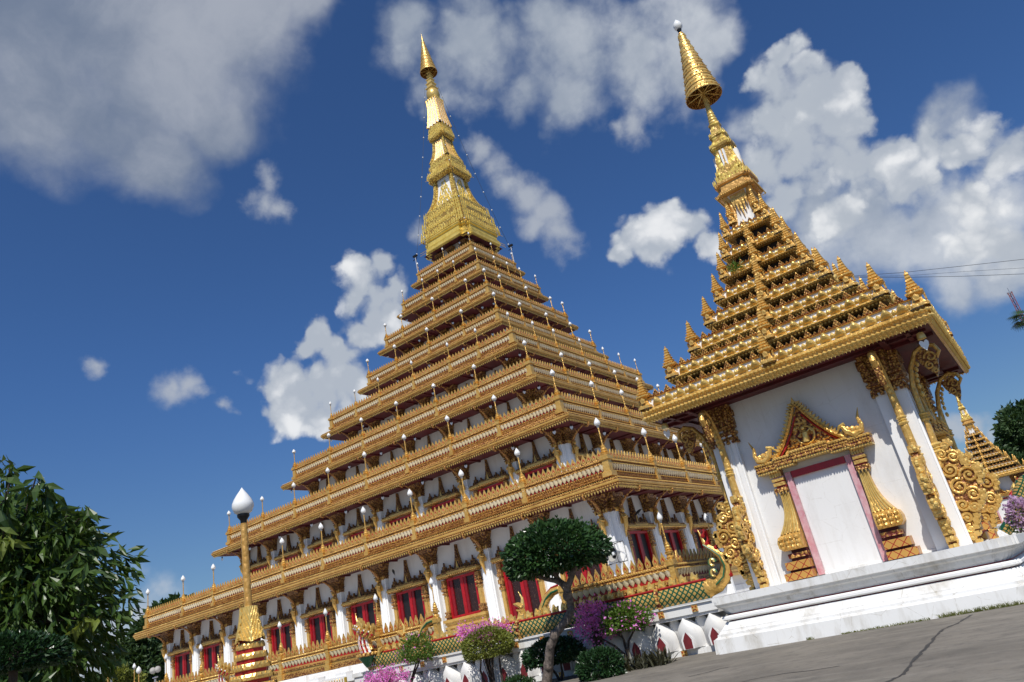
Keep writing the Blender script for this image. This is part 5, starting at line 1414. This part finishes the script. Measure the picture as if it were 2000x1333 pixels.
def bush(px, py, y, rpx, rpy, mat, n, size, name, label, cat='bush', flowers=None, nf=0, flat=-.5, stems=None, group=None, aspect=.55, inner=.7, lump=.1, fsize=.10, fr=1.04):
    c = on_y(px, py, y); s = (Vector(c) - CAM).dot(FW) / 1422.99
    o = empty(name, (c.x, c.y, .03), 0, label, cat, group); O = np.array([c.x, c.y, .03]); cc = np.array(c) - O
    m = MB(); P, D = shell_points(n, cc, (rpx * s, rpx * s * .85, rpy * s), flat=flat, inner=inner, lump=lump, seed=px * .1)
    leaves(m, P, D, size, mat, aspect); m.build('foliage', o)
    if nf:
        m = MB(); P, D = shell_points(nf, cc, (rpx * s * fr, rpx * s * .9 * fr, rpy * s * fr), flat=flat, inner=.9, lump=lump, seed=px * .1)
        leaves(m, P, D, fsize, flowers, .8); m.build('blossom', o)
    m = MB()
    for st in (stems or [[(px, py + rpy * .3), (px + 3, py + rpy * 1.2), (px + 8, py + rpy * 2.0)]]):
        pts = [np.array(on_y(a, b, y)) - O for a, b in st]
        g = pts[-1].copy(); g[2] = -.05; g[:2] += (g[:2] - pts[-2][:2]) * .3
        pts = pts[::-1] if False else pts
        if pts[-1][2] > 0: pts.append(g)
        limb(m, pts, .028, .055, 'bark_dark', 7)
    m.build('stem', o, True)
    return o, s
bush(952, 1262, -37.3, 52, 34, 'leaf_bush', 5200, .10, 'clipped_bush', 'clipped round yellow green bush on thin stems before the lotus wall', flat=-.45, inner=.8, lump=.05,
     stems=[[(940, 1285), (938, 1310), (950, 1345)], [(960, 1285), (962, 1312), (968, 1350)], [(975, 1285), (978, 1310), (984, 1350)]])
def sprays(px, py, y, rpx, rpy, n, mat, size, name, label, leaf='leaf_bougainvillea', nl=500, lean=0, down=60):
    """bougainvillea: many arching sprays of blossom"""
    c = on_y(px, py, y); s = (Vector(c) - CAM).dot(FW) / 1422.99
    o = empty(name, (c.x, c.y, .03), 0, label, 'bougainvillea', 'bougainvillea bushes before the lotus wall'); O = np.array([c.x, c.y, .03]); cc = np.array(c) - O
    st = MB(); fl = MB(); lf = MB(); rs = np.random.default_rng(int(px))
    root = cc.copy(); root[2] = 0
    for q in range(n):
        d = rs.normal(0, 1, 3); d /= np.linalg.norm(d); d[2] = abs(d[2]) * .9 if rs.random() < .65 else d[2] * .7
        end = cc + d * np.array([rpx * s, rpx * s * .8, rpy * s]) * rs.uniform(.55, 1.12) + np.array([lean * s, 0, 0])
        mid = cc * .5 + root * .2 + end * .3 + rs.normal(0, .05, 3)
        st.tube([root + rs.normal(0, .03, 3), mid, end], [.018, .012, .005], 'bark_dark', 5)
        k = rs.integers(26, 48); P = end + rs.normal(0, 1, (k, 3)) * np.array([.13, .13, .12]); leaves(fl, P, P - end + d * .1, size, mat, .85, rs=rs)
        k = int(nl / n) + 1; P = end * .75 + cc * .25 + rs.normal(0, .16, (k, 3)); leaves(lf, P, P - cc, .09, leaf, .55, rs=rs)
    st.build('stem', o, True); fl.build('blossom', o); lf.build('foliage', o)
    return o
sprays(945, 1238, -36.9, 52, 20, 34, 'flower_magenta', .075, 'bougainvillea', 'magenta bougainvillea sprays rising behind the clipped yellow green bush', nl=150)
sprays(1163, 1228, -37.0, 34, 48, 62, 'flower_magenta', .08, 'bougainvillea', 'tall magenta bougainvillea between two dark bushes and the topiary tree', nl=260)
sprays(755, 1330, -38.2, 40, 20, 46, 'flower_magenta', .07, 'bougainvillea', 'low magenta bougainvillea at the bottom below the small green tree', nl=120)
bush(812, 1272, -37.4, 36, 30, 'leaf_bougainvillea', 2600, .10, 'small_tree', 'small loose green tree with a few pink flowers, left of the clipped bush', 'tree', 'flower_magenta', 70, -.5, [[(815, 1290), (808, 1312), (798, 1345)], [(822, 1285), (812, 1310), (800, 1345)]], inner=.45, lump=.22)
bush(1222, 1212, -37.2, 48, 33, 'leaf_bougainvillea', 3600, .10, 'small_tree', 'spreading green tree with pink blossom specks nearest the pavilion plinth', 'tree', 'flower_magenta', 190, -.4, [[(1205, 1225), (1218, 1250), (1226, 1285)], [(1240, 1228), (1228, 1252), (1227, 1285)], [(1170, 1245), (1200, 1262), (1226, 1284)]], inner=.5, lump=.16)
bush(1080, 1280, -37.6, 60, 30, 'leaf_topiary', 4600, .13, 'dark_bush', 'dark green topiary bush with forked stem behind the twisting trunk', flat=-.35, inner=.7, stems=[[(1095, 1295), (1098, 1312), (1096, 1345)], [(1070, 1298), (1085, 1315), (1096, 1335)]])
bush(1172, 1305, -39.2, 48, 34, 'leaf_topiary', 4200, .12, 'dark_bush', 'low rounded dark green bush at the road edge beside purple leaved plant', flat=-.7, inner=.75)
bush(1012, 1345, -39.0, 36, 22, 'leaf_dark', 1600, .11, 'dark_bush', 'small dark green bush at the bottom edge left of the topiary trunk', flat=-.7)
# purple bladed ground plant
c = on_y(1258, 1312, -38.0); pp = empty('bladed_plant', (c.x, c.y, .03), 0, 'clump of narrow purple green blades on the road edge by the lotus wall', 'plant')
m = MB(); rs = np.random.default_rng(5)
for q in range(210):
    b = np.array([rs.uniform(-1.05, .95), rs.uniform(-.45, .45), 0]); d = rs.normal(0, 1, 3); d[2] = abs(d[2]) + .7; d /= np.linalg.norm(d)
    L = rs.uniform(.4, .75); a = np.cross(d, [0, 0, 1.0]); a /= np.linalg.norm(a) + 1e-9; w = .035
    P = [b - a * w, b + a * w, b + d * L * .55 + a * w * .9, b + d * L + np.array([d[0], d[1], -.5]) * .12, b + d * L * .55 - a * w * .9]
    m.add(P, [(0, 1, 2, 4), (4, 2, 3)], 'leaf_purple')
m.build('blades', pp)

# ---- mango tree at the left edge, close to the camera
mt = on_dist(60, 1180, 13.5); mango = empty('mango_tree', (mt.x, mt.y, .03), 0, 'large mango tree with long drooping leaves at the left edge', 'tree')
O = np.array([mt.x, mt.y, .03]); s0 = (Vector(mt) - CAM).dot(FW) / 1422.99
def at(px, py, dd=0.0): return np.array(on_dist(px - 34 if px > 60 else px - 34 * px / 60 if px > 0 else px, py, 13.5 + dd)) - O
hub = at(20, 1270); rs = np.random.default_rng(21)
tr = MB(); limb(tr, [(0, 0, -.05), (0.05, 0, .6), tuple(hub * .5 + np.array([0, 0, .1])), tuple(hub)], .22, .15, 'bark_dark', 9)
lf = MB()
TIPS = [(10, 890), (45, 905), (-30, 900), (70, 950), (30, 960), (-10, 980), (105, 930), (130, 950), (95, 985), (60, 1020), (120, 1010), (145, 985), (150, 1040), (175, 1060), (205, 985), (225, 1000), (190, 1020), (240, 1020), (230, 1060), (210, 1080),
        (180, 1100), (225, 1110), (250, 1130), (235, 1150), (200, 1150), (160, 1120), (130, 1090), (90, 1070), (40, 1080), (0, 1050), (-20, 1100), (20, 1140), (60, 1120), (100, 1140), (140, 1160), (215, 1180), (245, 1190), (185, 1190), (150, 1210), (110, 1190),
        (70, 1180), (30, 1200), (-10, 1180), (10, 1250), (50, 1240), (90, 1240), (130, 1250), (160, 1260), (140, 1290), (100, 1290), (60, 1290), (20, 1300), (-20, 1280), (80, 1330), (40, 1340), (120, 1330), (0, 1340), (150, 1315), (200, 1215), (228, 1205)]
TIPS = [(x if x < 150 else 150 + (x - 150) * .72, y) for x, y in TIPS]
TIPS += [(x + rs.uniform(-25, 25), y + rs.uniform(-20, 20)) for x, y in TIPS if x < 190 and y > 960] + [(x + rs.uniform(-25, 20), y + rs.uniform(-20, 25)) for x, y in TIPS if x < 160 and y > 1000]
for (x, y) in TIPS:
    dd = rs.uniform(-1.5, 1.6); e = at(x, y, dd)
    j = hub + (e - hub) * .45 + np.array([0, 0, .25]) + rs.normal(0, .12, 3)
    if rs.random() < .55: tr.tube([hub + rs.normal(0, .05, 3), j, e], [.05, .028, .010], 'bark_dark', 5)
    nl = rs.integers(15, 26)
    st = e - (e - j) / np.linalg.norm(e - j) * rs.uniform(0, .28, (nl, 1)) + rs.normal(0, .06, (nl, 3))
    ang = rs.uniform(0, 2 * PI, nl); D = np.stack([np.cos(ang), np.sin(ang), rs.uniform(-.9, .35, nl)], 1)
    leaves(lf, st, D, .31, 'leaf_mango_young' if rs.random() < .13 else 'leaf_mango', .29, 1.1, rs, .15, .07)
P, D = shell_points(6200, at(40, 1200), (1.5, 1.5, 1.75), inner=.2, lump=.15); leaves(lf, P, D, .27, 'leaf_mango', .29, 1.0, rng, .15, .05)
lf.build('crown', mango); tr.build('trunk', mango, True)
bush_c = on_dist(28, 1262, 9.0); sB = (Vector(bush_c) - CAM).dot(FW) / 1422.99
o = empty('topiary_tree', (bush_c.x, bush_c.y, .03), 0, 'small dark dome shaped topiary in front of the mango tree', 'tree'); O = np.array([bush_c.x, bush_c.y, .03])
m = MB(); P, D = shell_points(5200, np.array(bush_c) - O + np.array([0, 0, -.12]), (56 * sB, .5, 46 * sB), flat=-.25, inner=.75, lump=.06); leaves(m, P, D, .055, 'leaf_topiary', .6); m.build('crown', o)
m = MB(); limb(m, [(0, 0, -.05), (.03, .02, .5), tuple(np.array(bush_c) - O)], .05, .04, 'bark_dark'); m.build('trunk', o, True)

# ---- trees in the distance
def far_tree(name, label, clumps, dist, leaf, n, mat='leaf_far', trunk=None, asp=.6):
    c0 = on_dist(clumps[0][0], clumps[0][1], dist); o = empty(name, (c0.x, c0.y, .03), 0, label, 'tree', 'trees beyond the temple grounds'); O = np.array([c0.x, c0.y, .03])
    m = MB(); tr = MB(); s = (Vector(c0) - CAM).dot(FW) / 1422.99; tot = sum(r * r for _, _, r in clumps)
    limb(tr, [(0, 0, -.05), (.2, 0, c0.z * .4), (0, .1, c0.z * .9)], .45, .22, 'bark_dark')
    for q, (x, y, r) in enumerate(clumps):
        c = np.array(on_dist(x, y, dist + (q % 3 - 1) * r * s * .6)) - O
        k = int(n * r * r / tot) + 30
        P, D = shell_points(k, c, (r * s, r * s, r * s * .8), inner=.35, lump=.22, seed=q * 1.7); leaves(m, P, D, leaf, mat, asp)
        limb(tr, [(0, .05, c0.z * .5), tuple(c * .6 + np.array([0, 0, c0.z * .2])), tuple(c)], .22, .07, 'bark_dark', 6)
    m.build('crown', o); tr.build('trunk', o, True)
    return o
far_tree('broadleaf_tree', 'dark leafy tree behind the left end of the lowest eave', [(292, 1235, 32), (270, 1255, 30), (300, 1270, 34), (262, 1290, 28), (310, 1210, 26), (318, 1190, 16), (285, 1300, 40), (320, 1300, 30), (345, 1178, 14), (368, 1176, 10), (250, 1310, 30)], 118, .85, 5200)
far_tree('broadleaf_tree', 'pale low shrubs behind the street lamps at the lower left', [(235, 1318, 16), (215, 1326, 12), (260, 1326, 18), (190, 1330, 10)], 105, .5, 1100, 'leaf_bush')
far_tree('conifer_tree', 'small pointed green tree at the bottom left below the wires', [(183, 1330, 8), (184, 1322, 5)], 80, .3, 420)
far_tree('broadleaf_tree', 'tall dark round tree at the right edge above the distant pavilion', [(1990, 830, 34), (1978, 810, 22), (2010, 850, 40), (1972, 850, 22), (1985, 880, 34), (2015, 900, 40), (1966, 835, 12), (1998, 800, 16)], 185, 1.1, 4600)
far_tree('broadleaf_tree', 'mid green tree behind the distant pavilion roof on the right', [(1950, 885, 14), (1935, 880, 10), (1965, 895, 18), (1985, 905, 20)], 175, .8, 1500)
# ---- fan palm at the right edge
pc = on_dist(2006, 620, 62); palm = empty('fan_palm', (pc.x, pc.y, .03), 0, 'fan palm crown just entering the right edge of the picture', 'palm')
O = np.array([pc.x, pc.y, .03]); cz = pc.z
m = MB(); limb(m, [(0, 0, -.05), (.2, .1, cz * .5), (0, 0, cz - .2)], .22, .16, 'bark'); m.build('trunk', palm, True)
m = MB(); rs = np.random.default_rng(8)
for q in range(22):
    a = rs.uniform(0, 2 * PI); el = rs.uniform(-.9, .9); d = np.array([math.cos(a) * math.cos(el), math.sin(a) * math.cos(el), math.sin(el)])
    L = .65; c = np.array([0, 0, cz]) + d * L; m.tube([(0, 0, cz - .1), tuple(c)], .02, 'leaf_dark', 4)
    u = np.cross(d, [0, 0, 1.0]); u /= np.linalg.norm(u) + 1e-9; v = np.cross(u, d)
    for f in np.linspace(-1.9, 1.9, 15):
        e = d * math.cos(f) + u * math.sin(f); e = e / np.linalg.norm(e); w = np.cross(e, v) * .035
        m.add([c - w, c + w, c + e * .45 + w * .8 - v * .03, c + e * .75 - v * .12 - np.array([0, 0, .06]), c + e * .45 - w * .8 - v * .03], [(0, 1, 2, 4), (4, 2, 3)], 'leaf_dark')
m.build('frond', palm)
# ---- lilac bougainvillea and serpent statue at the right edge
def px_plane(px, py, d): return on_dist(px, py, d)
c = px_plane(1996, 1005, 34); o = empty('bougainvillea', (c.x, c.y, .03), 0, 'lilac bougainvillea at the right edge before the distant pavilion', 'bougainvillea'); O = np.array([c.x, c.y, .03]); cc = np.array(c) - O
sR = (Vector(c) - CAM).dot(FW) / 1422.99
m = MB(); P, D = shell_points(900, cc, (24 * sR, .5, 34 * sR), inner=.5, lump=.2); leaves(m, P, D, .13, 'flower_lilac', .8); m.build('blossom', o)
m = MB(); P, D = shell_points(700, cc + np.array([0, .1, -.2]), (26 * sR, .5, 40 * sR), inner=.2, lump=.2); leaves(m, P, D, .12, 'leaf_bougainvillea', .5); m.build('foliage', o)
m = MB(); limb(m, [(0, 0, -.05), (.05, 0, cc[2] * .6), tuple(cc)], .05, .02, 'bark_dark'); m.build('stem', o)
# ---- weeds along the foot of the pavilion plinth
wd = MB(); rs = np.random.default_rng(4)
for (xa, xb, k, h) in ((36.0, 36.25, 40, .14), (37.0, 37.9, 120, .10), (37.9, 39.2, 150, .13), (39.4, 41.2, 330, .20), (41.2, 42.0, 90, .12)):
    for q in range(k):
        x = rs.uniform(xa, xb) if k > 50 else rs.normal((xa + xb) / 2, .05); y = PY - 4.30 - abs(rs.normal(0, .035)); L = h * rs.uniform(.25, .75); d = np.array([rs.normal(0, .5), -abs(rs.normal(0, .35)), 1.0]); w = .008
        b = np.array([x, y, GROUND]); wd.add([b - [w, 0, 0], b + [w, 0, 0], b + d * L * .6 + [w * .6, 0, 0], b + d * L + [d[0] * .1, 0, -.02], b + d * L * .6 - [w * .6, 0, 0]], [(0, 1, 2, 4), (4, 2, 3)], 'grass_blade')
tag(wd.build('weeds'), 'sparse weeds growing along the foot of the pavilion plinth', 'weeds', None, 'stuff')
# ================================================================== lamps, wires, cracks, far things
# ---- large lotus lamp at the left
LD = 16.0
g = on_dist(474, 986, LD); sL = (Vector(g) - CAM).dot(FW) / 1422.99
b0 = on_dist(487, 1190, LD); b1 = on_dist(492, 1245, LD); 
lampo = empty('lotus_lamp', (g.x, g.y, .03), 0, 'tall white teardrop lamp on golden pole with lotus base and red gold pedestal', 'street lamp')
zg = g.z - .03; zp = b0.z - .03; zl = b1.z - .03
r = 20.5 * sL
m = MB(); m.lathe([(r * .42, zg - r * .98), (r * .80, zg - r * .72), (r, zg - r * .22), (r * .97, zg + r * .1), (r * .80, zg + r * .5), (r * .52, zg + r * .95), (r * .22, zg + r * 1.35), (r * .06, zg + r * 1.58), (.002, zg + r * 1.66)], 'globe_white', 28); m.build('globe', lampo, True)
m = MB(); m.lathe([(r * .28, zg - r * 1.9), (r * .30, zg - r * 1.5), (r * .52, zg - r * 1.20), (r * .56, zg - r * 1.12), (r * .56, zg - r * .95), (r * .42, zg - r * .93)], 'black_metal', 20); m.build('collar', lampo, True)
m = MB(); m.lathe([(r * .34, zp - .1), (r * .32, zg - r * 1.8)], 'gold_ochre', 16); m.build('pole', lampo, True)
m = MB(); H = zp - zl; n = 4
for k in range(4):                              # four ribbed lotus leaves folded round the pole foot
    R = rotz(k * PI / 2 + PI / 4 + .25); V = []; F = []
    for j in range(41):
        t = j / 40; w = .15 + .10 * t ** 1.5; d = .13 + .10 * t ** 1.6
        for i in range(41):
            a = (i - 20) / 20; rib = .018 * math.cos((abs(a) * 7 + t * 9) * PI) * min(1, abs(a) * 5)
            V.append((a * w, -d - .04 * (1 - abs(a)) - rib * (.3 + t), zp + .04 - t * (H + .06) - .07 * (1 - abs(a)) * t ** 3))
    for j in range(40):
        for i in range(40): F.append((j * 41 + i, (j + 1) * 41 + i, (j + 1) * 41 + i + 1, j * 41 + i + 1))
    m.add(V, F, 'gold_bright', R=R)
m.lathe([(.11, zp + .0), (.13, zp + .03), (.08, zp + .06)], 'gold_bright', 14); m.build('lotus_base', lampo, True)
def oct_(a=.78): return [(-1, -a * .5), (-a * .5 - .3, -a * .5 - .3), (-a * .5, -1), (a * .5, -1), (a * .5 + .3, -a * .5 - .3), (1, -a * .5), (1, a * .5), (a * .5 + .3, a * .5 + .3), (a * .5, 1), (-a * .5, 1), (-a * .5 - .3, a * .5 + .3), (-1, a * .5)]
z = zl - .02; w = .235
for q in range(14):
    m = MB(); h1, h2 = .07, .115
    m.ring([(w * .80, z), (w * .78, z - h1)], 'red_paint', shape=oct_())
    m.ring([(w * .82, z - h1), (w * .96, z - h1 - .01), (w * 1.02, z - h1 - h2 * .5), (w * .98, z - h1 - h2), (w * .78, z - h1 - h2 - .01)], 'gold_bright', shape=oct_())
    for k in range(4): along(m, PLEAF, w * .985, z - h1 - h2 * .95, .10, k, 0, (.10, .10, .11), w * .42)
    R45 = [rotz(k * PI / 2 + PI / 4) for k in range(4)]
    for R in R45:
        for c in (-.5, .5): m.put(PLEAF, np.array([c * w * .4, -w * .97, z - h1 - h2 * .95]) @ R.T, R, (.10, .10, .11))
    o_ = m.build('pedestal_tier', lampo); z -= h1 + h2; w += .043
    if z < .15: break
m = MB(); m.ring([(w * .9, z + .02), (w * .95, 0)], 'red_paint', shape=oct_()); m.build('pedestal_foot', lampo)
# ---- street lamps and wires in the left distance
def post_lamp(px, py, dist, label, hh=1.0):
    c = on_dist(px, py, dist); s = (Vector(c) - CAM).dot(FW) / 1422.99; o = empty('garden_lamp', (c.x, c.y, .03), 0, label, 'lamp', 'white teardrop garden lamps')
    r = 5 * s; z = c.z - .03
    m = MB(); m.lathe([(r * .4, z - r * 1.1), (r * .9, z - r * .6), (r, z), (r * .7, z + r * .8), (r * .2, z + r * 1.4), (.002, z + r * 1.6)], 'globe_white', 14); m.build('globe', o, True)
    m = MB(); m.lathe([(r * .25, 0), (r * .22, z - r)], 'gold_ochre', 8); m.build('pole', o, True)
post_lamp(211, 1315, 46, 'left of two white teardrop garden lamps at the bottom left')
post_lamp(271, 1310, 46, 'white teardrop garden lamp just right of its twin by dark tree')
c = on_dist(303, 1309, 60); s = (Vector(c) - CAM).dot(FW) / 1422.99; o = empty('twin_lamp', (c.x, c.y, .03), 0, 'grey post with two round globes before the dark tree', 'lamp')
for q, dx in enumerate((-4.5, 5)):
    m = MB(); r = 6.0 * s; p = np.array(on_dist(303 + dx, 1309 - dx * .3, 60)) - np.array([c.x, c.y, .03]); m.ball(r, 'concrete', p, 14, 9); m.build('globe', o, True)
m = MB(); m.tube([(0, 0, 0), (0, 0, c.z - .6)], .07, 'grey_metal', 8); m.tube([(-.3, 0, c.z - .5), (.3, 0, c.z - .5)], .05, 'grey_metal', 6); m.build('pole', o)
c = on_dist(218, 1300, 95); o = empty('street_lamp', (c.x, c.y, .03), 0, 'tall curved street lamp with white head against clouds at lower left', 'street lamp'); O = np.array([c.x, c.y, .03])
m = MB(); m.tube([np.array((0, 0, 0))] + [np.array(on_dist(a, b, 95)) - O for a, b in ((217.5, 1310), (217.5, 1293), (219, 1287), (223, 1282))], .09, 'grey_metal', 7); m.build('pole', o, True)
m = MB(); p = np.array(on_dist(225, 1280, 95)) - O; m.ball(.30, 'globe_white', p, 10, 6, (1.3, 1.3, .6)); m.build('lamp_head', o, True)
def wire(pts, dist, rad, label, mat='black_metal', balls=0, name='power_line', cat='cable', group='overhead cables'):
    if isinstance(dist, (int, float)): P = [np.array(on_dist(a, b, dist)) for a, b in pts]
    else: P = [np.array(on_dist(a, b, d)) for (a, b), d in zip(pts, dist)]
    m = MB(); m.tube(P, rad, mat, 5); o = m.build(name); tag(o, label, cat, group); return o, P
wire([(-60, 1338), (60, 1319), (150, 1303), (250, 1289), (330, 1278)], 130, .035, 'upper overhead cable crossing the lower left sky')
wire([(-60, 1344), (60, 1325), (150, 1307), (250, 1295), (330, 1285)], 130, .030, 'middle overhead cable crossing the lower left sky')
wire([(-60, 1356), (80, 1338), (165, 1321), (235, 1303), (330, 1283)], 128, .035, 'lowest sagging overhead cable at the lower left')
wo_, WP = wire([(1560, 541), (1650, 540.5), (1760, 533), (1880, 520), (2060, 500)], 150, .04, 'upper overhead cable meeting the pavilion roof from the right')
wire([(1560, 541), (1650, 541), (1770, 539), (1880, 531), (2060, 520)], 151, .025, 'thin middle overhead cable right of the pavilion roof')
wire([(1560, 541), (1650, 542), (1770, 542), (1880, 540), (2060, 533)], 152, .04, 'lower overhead cable right of the pavilion roof')
m = MB(); x_, y_, z_ = WP[0]; m.tube([(x_, y_, 0), (x_, y_, z_ + .6)], .22, 'concrete', 8); m.box(x_ - 1, x_ + 1, y_ - .1, y_ + .1, z_ - .5, z_ - .2, 'concrete'); m.build('pole', wo_)
# ---- lattice mast
c = on_dist(1972, 572, 170); mast = empty('radio_mast', (c.x, c.y, .03), 0, 'thin red lattice radio mast behind the palm at the right edge', 'mast'); H = c.z
m = MB()
for (sx, sy) in ((-.4, -.3), (.4, -.3), (0, .45)): m.tube([(sx, sy, 0), (sx * .8, sy * .8, H)], .07, 'tower_red', 5)
n = int(H / 1.1); L3 = [(-.4, -.3), (.4, -.3), (0, .45)]
for q in range(n):
    for k in range(3):
        a, b = L3[k], L3[(k + 1) % 3]; m.tube([(a[0] * .9, a[1] * .9, H * q / n), (b[0] * .9, b[1] * .9, H * (q + 1) / n)], .035, 'tower_red', 4)
m.build('lattice', mast); m = MB(); m.tube([(0, 0, H - .3), (0, 0, H + 1.0)], .05, 'grey_metal', 5); m.box(-.5, .5, -.1, .1, H - .2, H + .1, 'grey_metal'); m.build('antenna', mast)
# ---- string lights from the spire
def string(p0, p1, sag, n, label):
    a, b = np.array(p0, float), np.array(p1, float); o = empty('string_light', tuple(a), 0, label, 'string light', 'light strings hanging from the spire')
    P = [(b - a) * t - np.array([0, 0, sag * 4 * t * (1 - t)]) for t in np.linspace(0, 1, 24)]
    m = MB(); m.tube(P, .022, 'black_metal', 4); m.build('cable', o)
    for q in range(n):
        t = (q + .5) / n; p = (b - a) * t - np.array([0, 0, sag * 4 * t * (1 - t)])
        m = MB(); m.ball(.085, 'globe_white', p, 8, 5); m.build('bulb', o)
string((.6, .6, 67.3), (4.0, 3.9, 42.2), 1.2, 9, 'string of small bulbs from the spire down its right side')
string((-.6, -.6, 67.3), (-4.0, -3.9, 42.2), 1.0, 9, 'string of small bulbs from the spire down its left side')
string((.5, -.5, 60.5), (3.9, -3.95, 42.5), -.9, 6, 'string of small bulbs down the near edge of the spire')
# ---- antenna poles on the top gallery
for P, lab in (((-3.95, -3.9, 40.3), 'thin antenna pole at the left corner of the top gallery'), ((3.95, 3.9, 40.3), 'thin antenna pole at the right corner of the top gallery')):
    o = empty('antenna_pole', P, 0, lab, 'pole', 'antenna poles on the top gallery'); m = MB(); m.tube([(0, 0, -.5), (0, 0, 2.9)], .045, 'grey_metal', 6); m.build('pole', o); m = MB(); m.box(-.28, .28, -.12, .12, 2.75, 2.95, 'black_metal'); m.tube([(-.4, 0, 2.4), (.2, .1, 2.6)], .04, 'black_metal', 5); m.build('floodlight', o)
# ---- small ferns growing on the pavilion roof
m = MB(); c = np.array((PX - .75, PY - 1.50, 12.15)); P = c + rng.normal(0, .10, (70, 3)); leaves(m, P, P - c + np.array([0, -.2, .1]), .20, 'leaf_bougainvillea', .3)
tag(m.build('roof_weed'), 'green weed sprouting from the gold pavilion roof', 'plant')
# ---- two black birds perched on the stupa
def bird(P, rot, label):
    o = empty('bird', P, rot, label, 'bird', 'black birds perched on the stupa')
    m = MB(); m.tube([(-.26, 0, -.06), (-.12, 0, .03), (-.02, 0, .10), (.08, 0, .16), (.15, 0, .21), (.20, 0, .22), (.27, 0, .205)], [.012, .05, .085, .085, .06, .045, .006], 'black_metal', 9)
    m.tube([(-.34, .0, -.10), (-.14, .0, .02)], [.03, .045], 'black_metal', 6, .4)
    for s in (-1, 1): m.tube([(0, s * .03, .06), (.01, s * .03, -.06), (.05, s * .03, -.065)], .010, 'black_metal', 4)
    m.build('body', o, True)
bird((5.95, -23.30, 7.16), -1.0, 'small black bird on a pediment spike left of the white lamps')
bird((23.35, -20.4, 6.80), .8, 'small black bird on a bracket figure above the right face windows')
# ---- serpent statue at the right edge beside the lilac bougainvillea
pR = on_dist(1990, 985, 38)
o = empty('naga_statue', (pR.x, pR.y, .03), 0, 'gold and green serpent statue with red crest at the right edge', 'serpent statue'); O = np.array([pR.x, pR.y, .03]); sR = (Vector(pR) - CAM).dot(FW) / 1422.99
def q_(px, py): return np.array(on_dist(px, py, 38)) - O
m = MB(); m.tube([q_(1962, 1040), q_(1976, 1020), q_(1990, 1015), q_(2004, 1004), q_(2004, 985), q_(1992, 965), q_(1996, 945), q_(2012, 930)], [.24, .27, .30, .32, .32, .30, .26, .2], 'naga_scales', 12); m.build('body', o, True)
m = MB()
for q, (x, y) in enumerate(((1968, 1015), (1973, 1000), (1975, 985), (1976, 970), (1980, 955), (1988, 945), (1964, 1022))): m.tube([q_(x + 8, y + 4), q_(x - 2, y - 4), q_(x - 1, y - 12)], [.13, .09, .01], 'red_frame' if q % 2 else 'gold_bright', 6)
m.build('crest', o, True)
m = MB(); m.box(-.9, 1.2, -.6, .6, 0, max(.3, q_(1975, 1050)[2]), 'white_worn'); m.build('plinth', o)
# ---- tarred cracks in the road
def crack(pts, w, label):
    m = MB(); P = [on_dist_ground(a, b) for a, b in pts]; V = []; F = []; rs = random.Random(len(pts))
    Q = []
    for (a, b) in zip(P[:-1], P[1:]):
        for t in np.linspace(0, 1, 8)[:-1]: Q.append(a + (b - a) * t + np.array([rs.gauss(0, .012), rs.gauss(0, .012), 0]))
    Q.append(P[-1])
    for q, p in enumerate(Q):
        d = Q[min(q + 1, len(Q) - 1)] - Q[max(q - 1, 0)]; nrm = np.array([-d[1], d[0], 0]); nrm /= np.linalg.norm(nrm) + 1e-9
        ww_ = w * rs.uniform(.5, 1.4); V += [p - nrm * ww_, p + nrm * ww_]
    for q in range(len(Q) - 1): F.append((2 * q, 2 * q + 1, 2 * q + 3, 2 * q + 2))
    m.add(V, F, 'tar'); o = m.build('road_crack'); tag(o, kind='structure')
def on_dist_ground(px, py):
    d = ray(px, py); t = (GROUND + .004 - CAM.z) / d.z; return np.array(CAM + d * t)
crack([(1897, 1201), (1868, 1219), (1842, 1229), (1830, 1240), (1812, 1263), (1783, 1291), (1765, 1318), (1740, 1328), (1725, 1336)], .035, '')
crack([(1400, 1345), (1470, 1327), (1530, 1316), (1590, 1309), (1640, 1301)], .022, '')
crack([(1345, 1322), (1380, 1314), (1408, 1306), (1425, 1303)], .035, '')
crack([(1640, 1189), (1520, 1205), (1400, 1230)], .02, '') if False else None
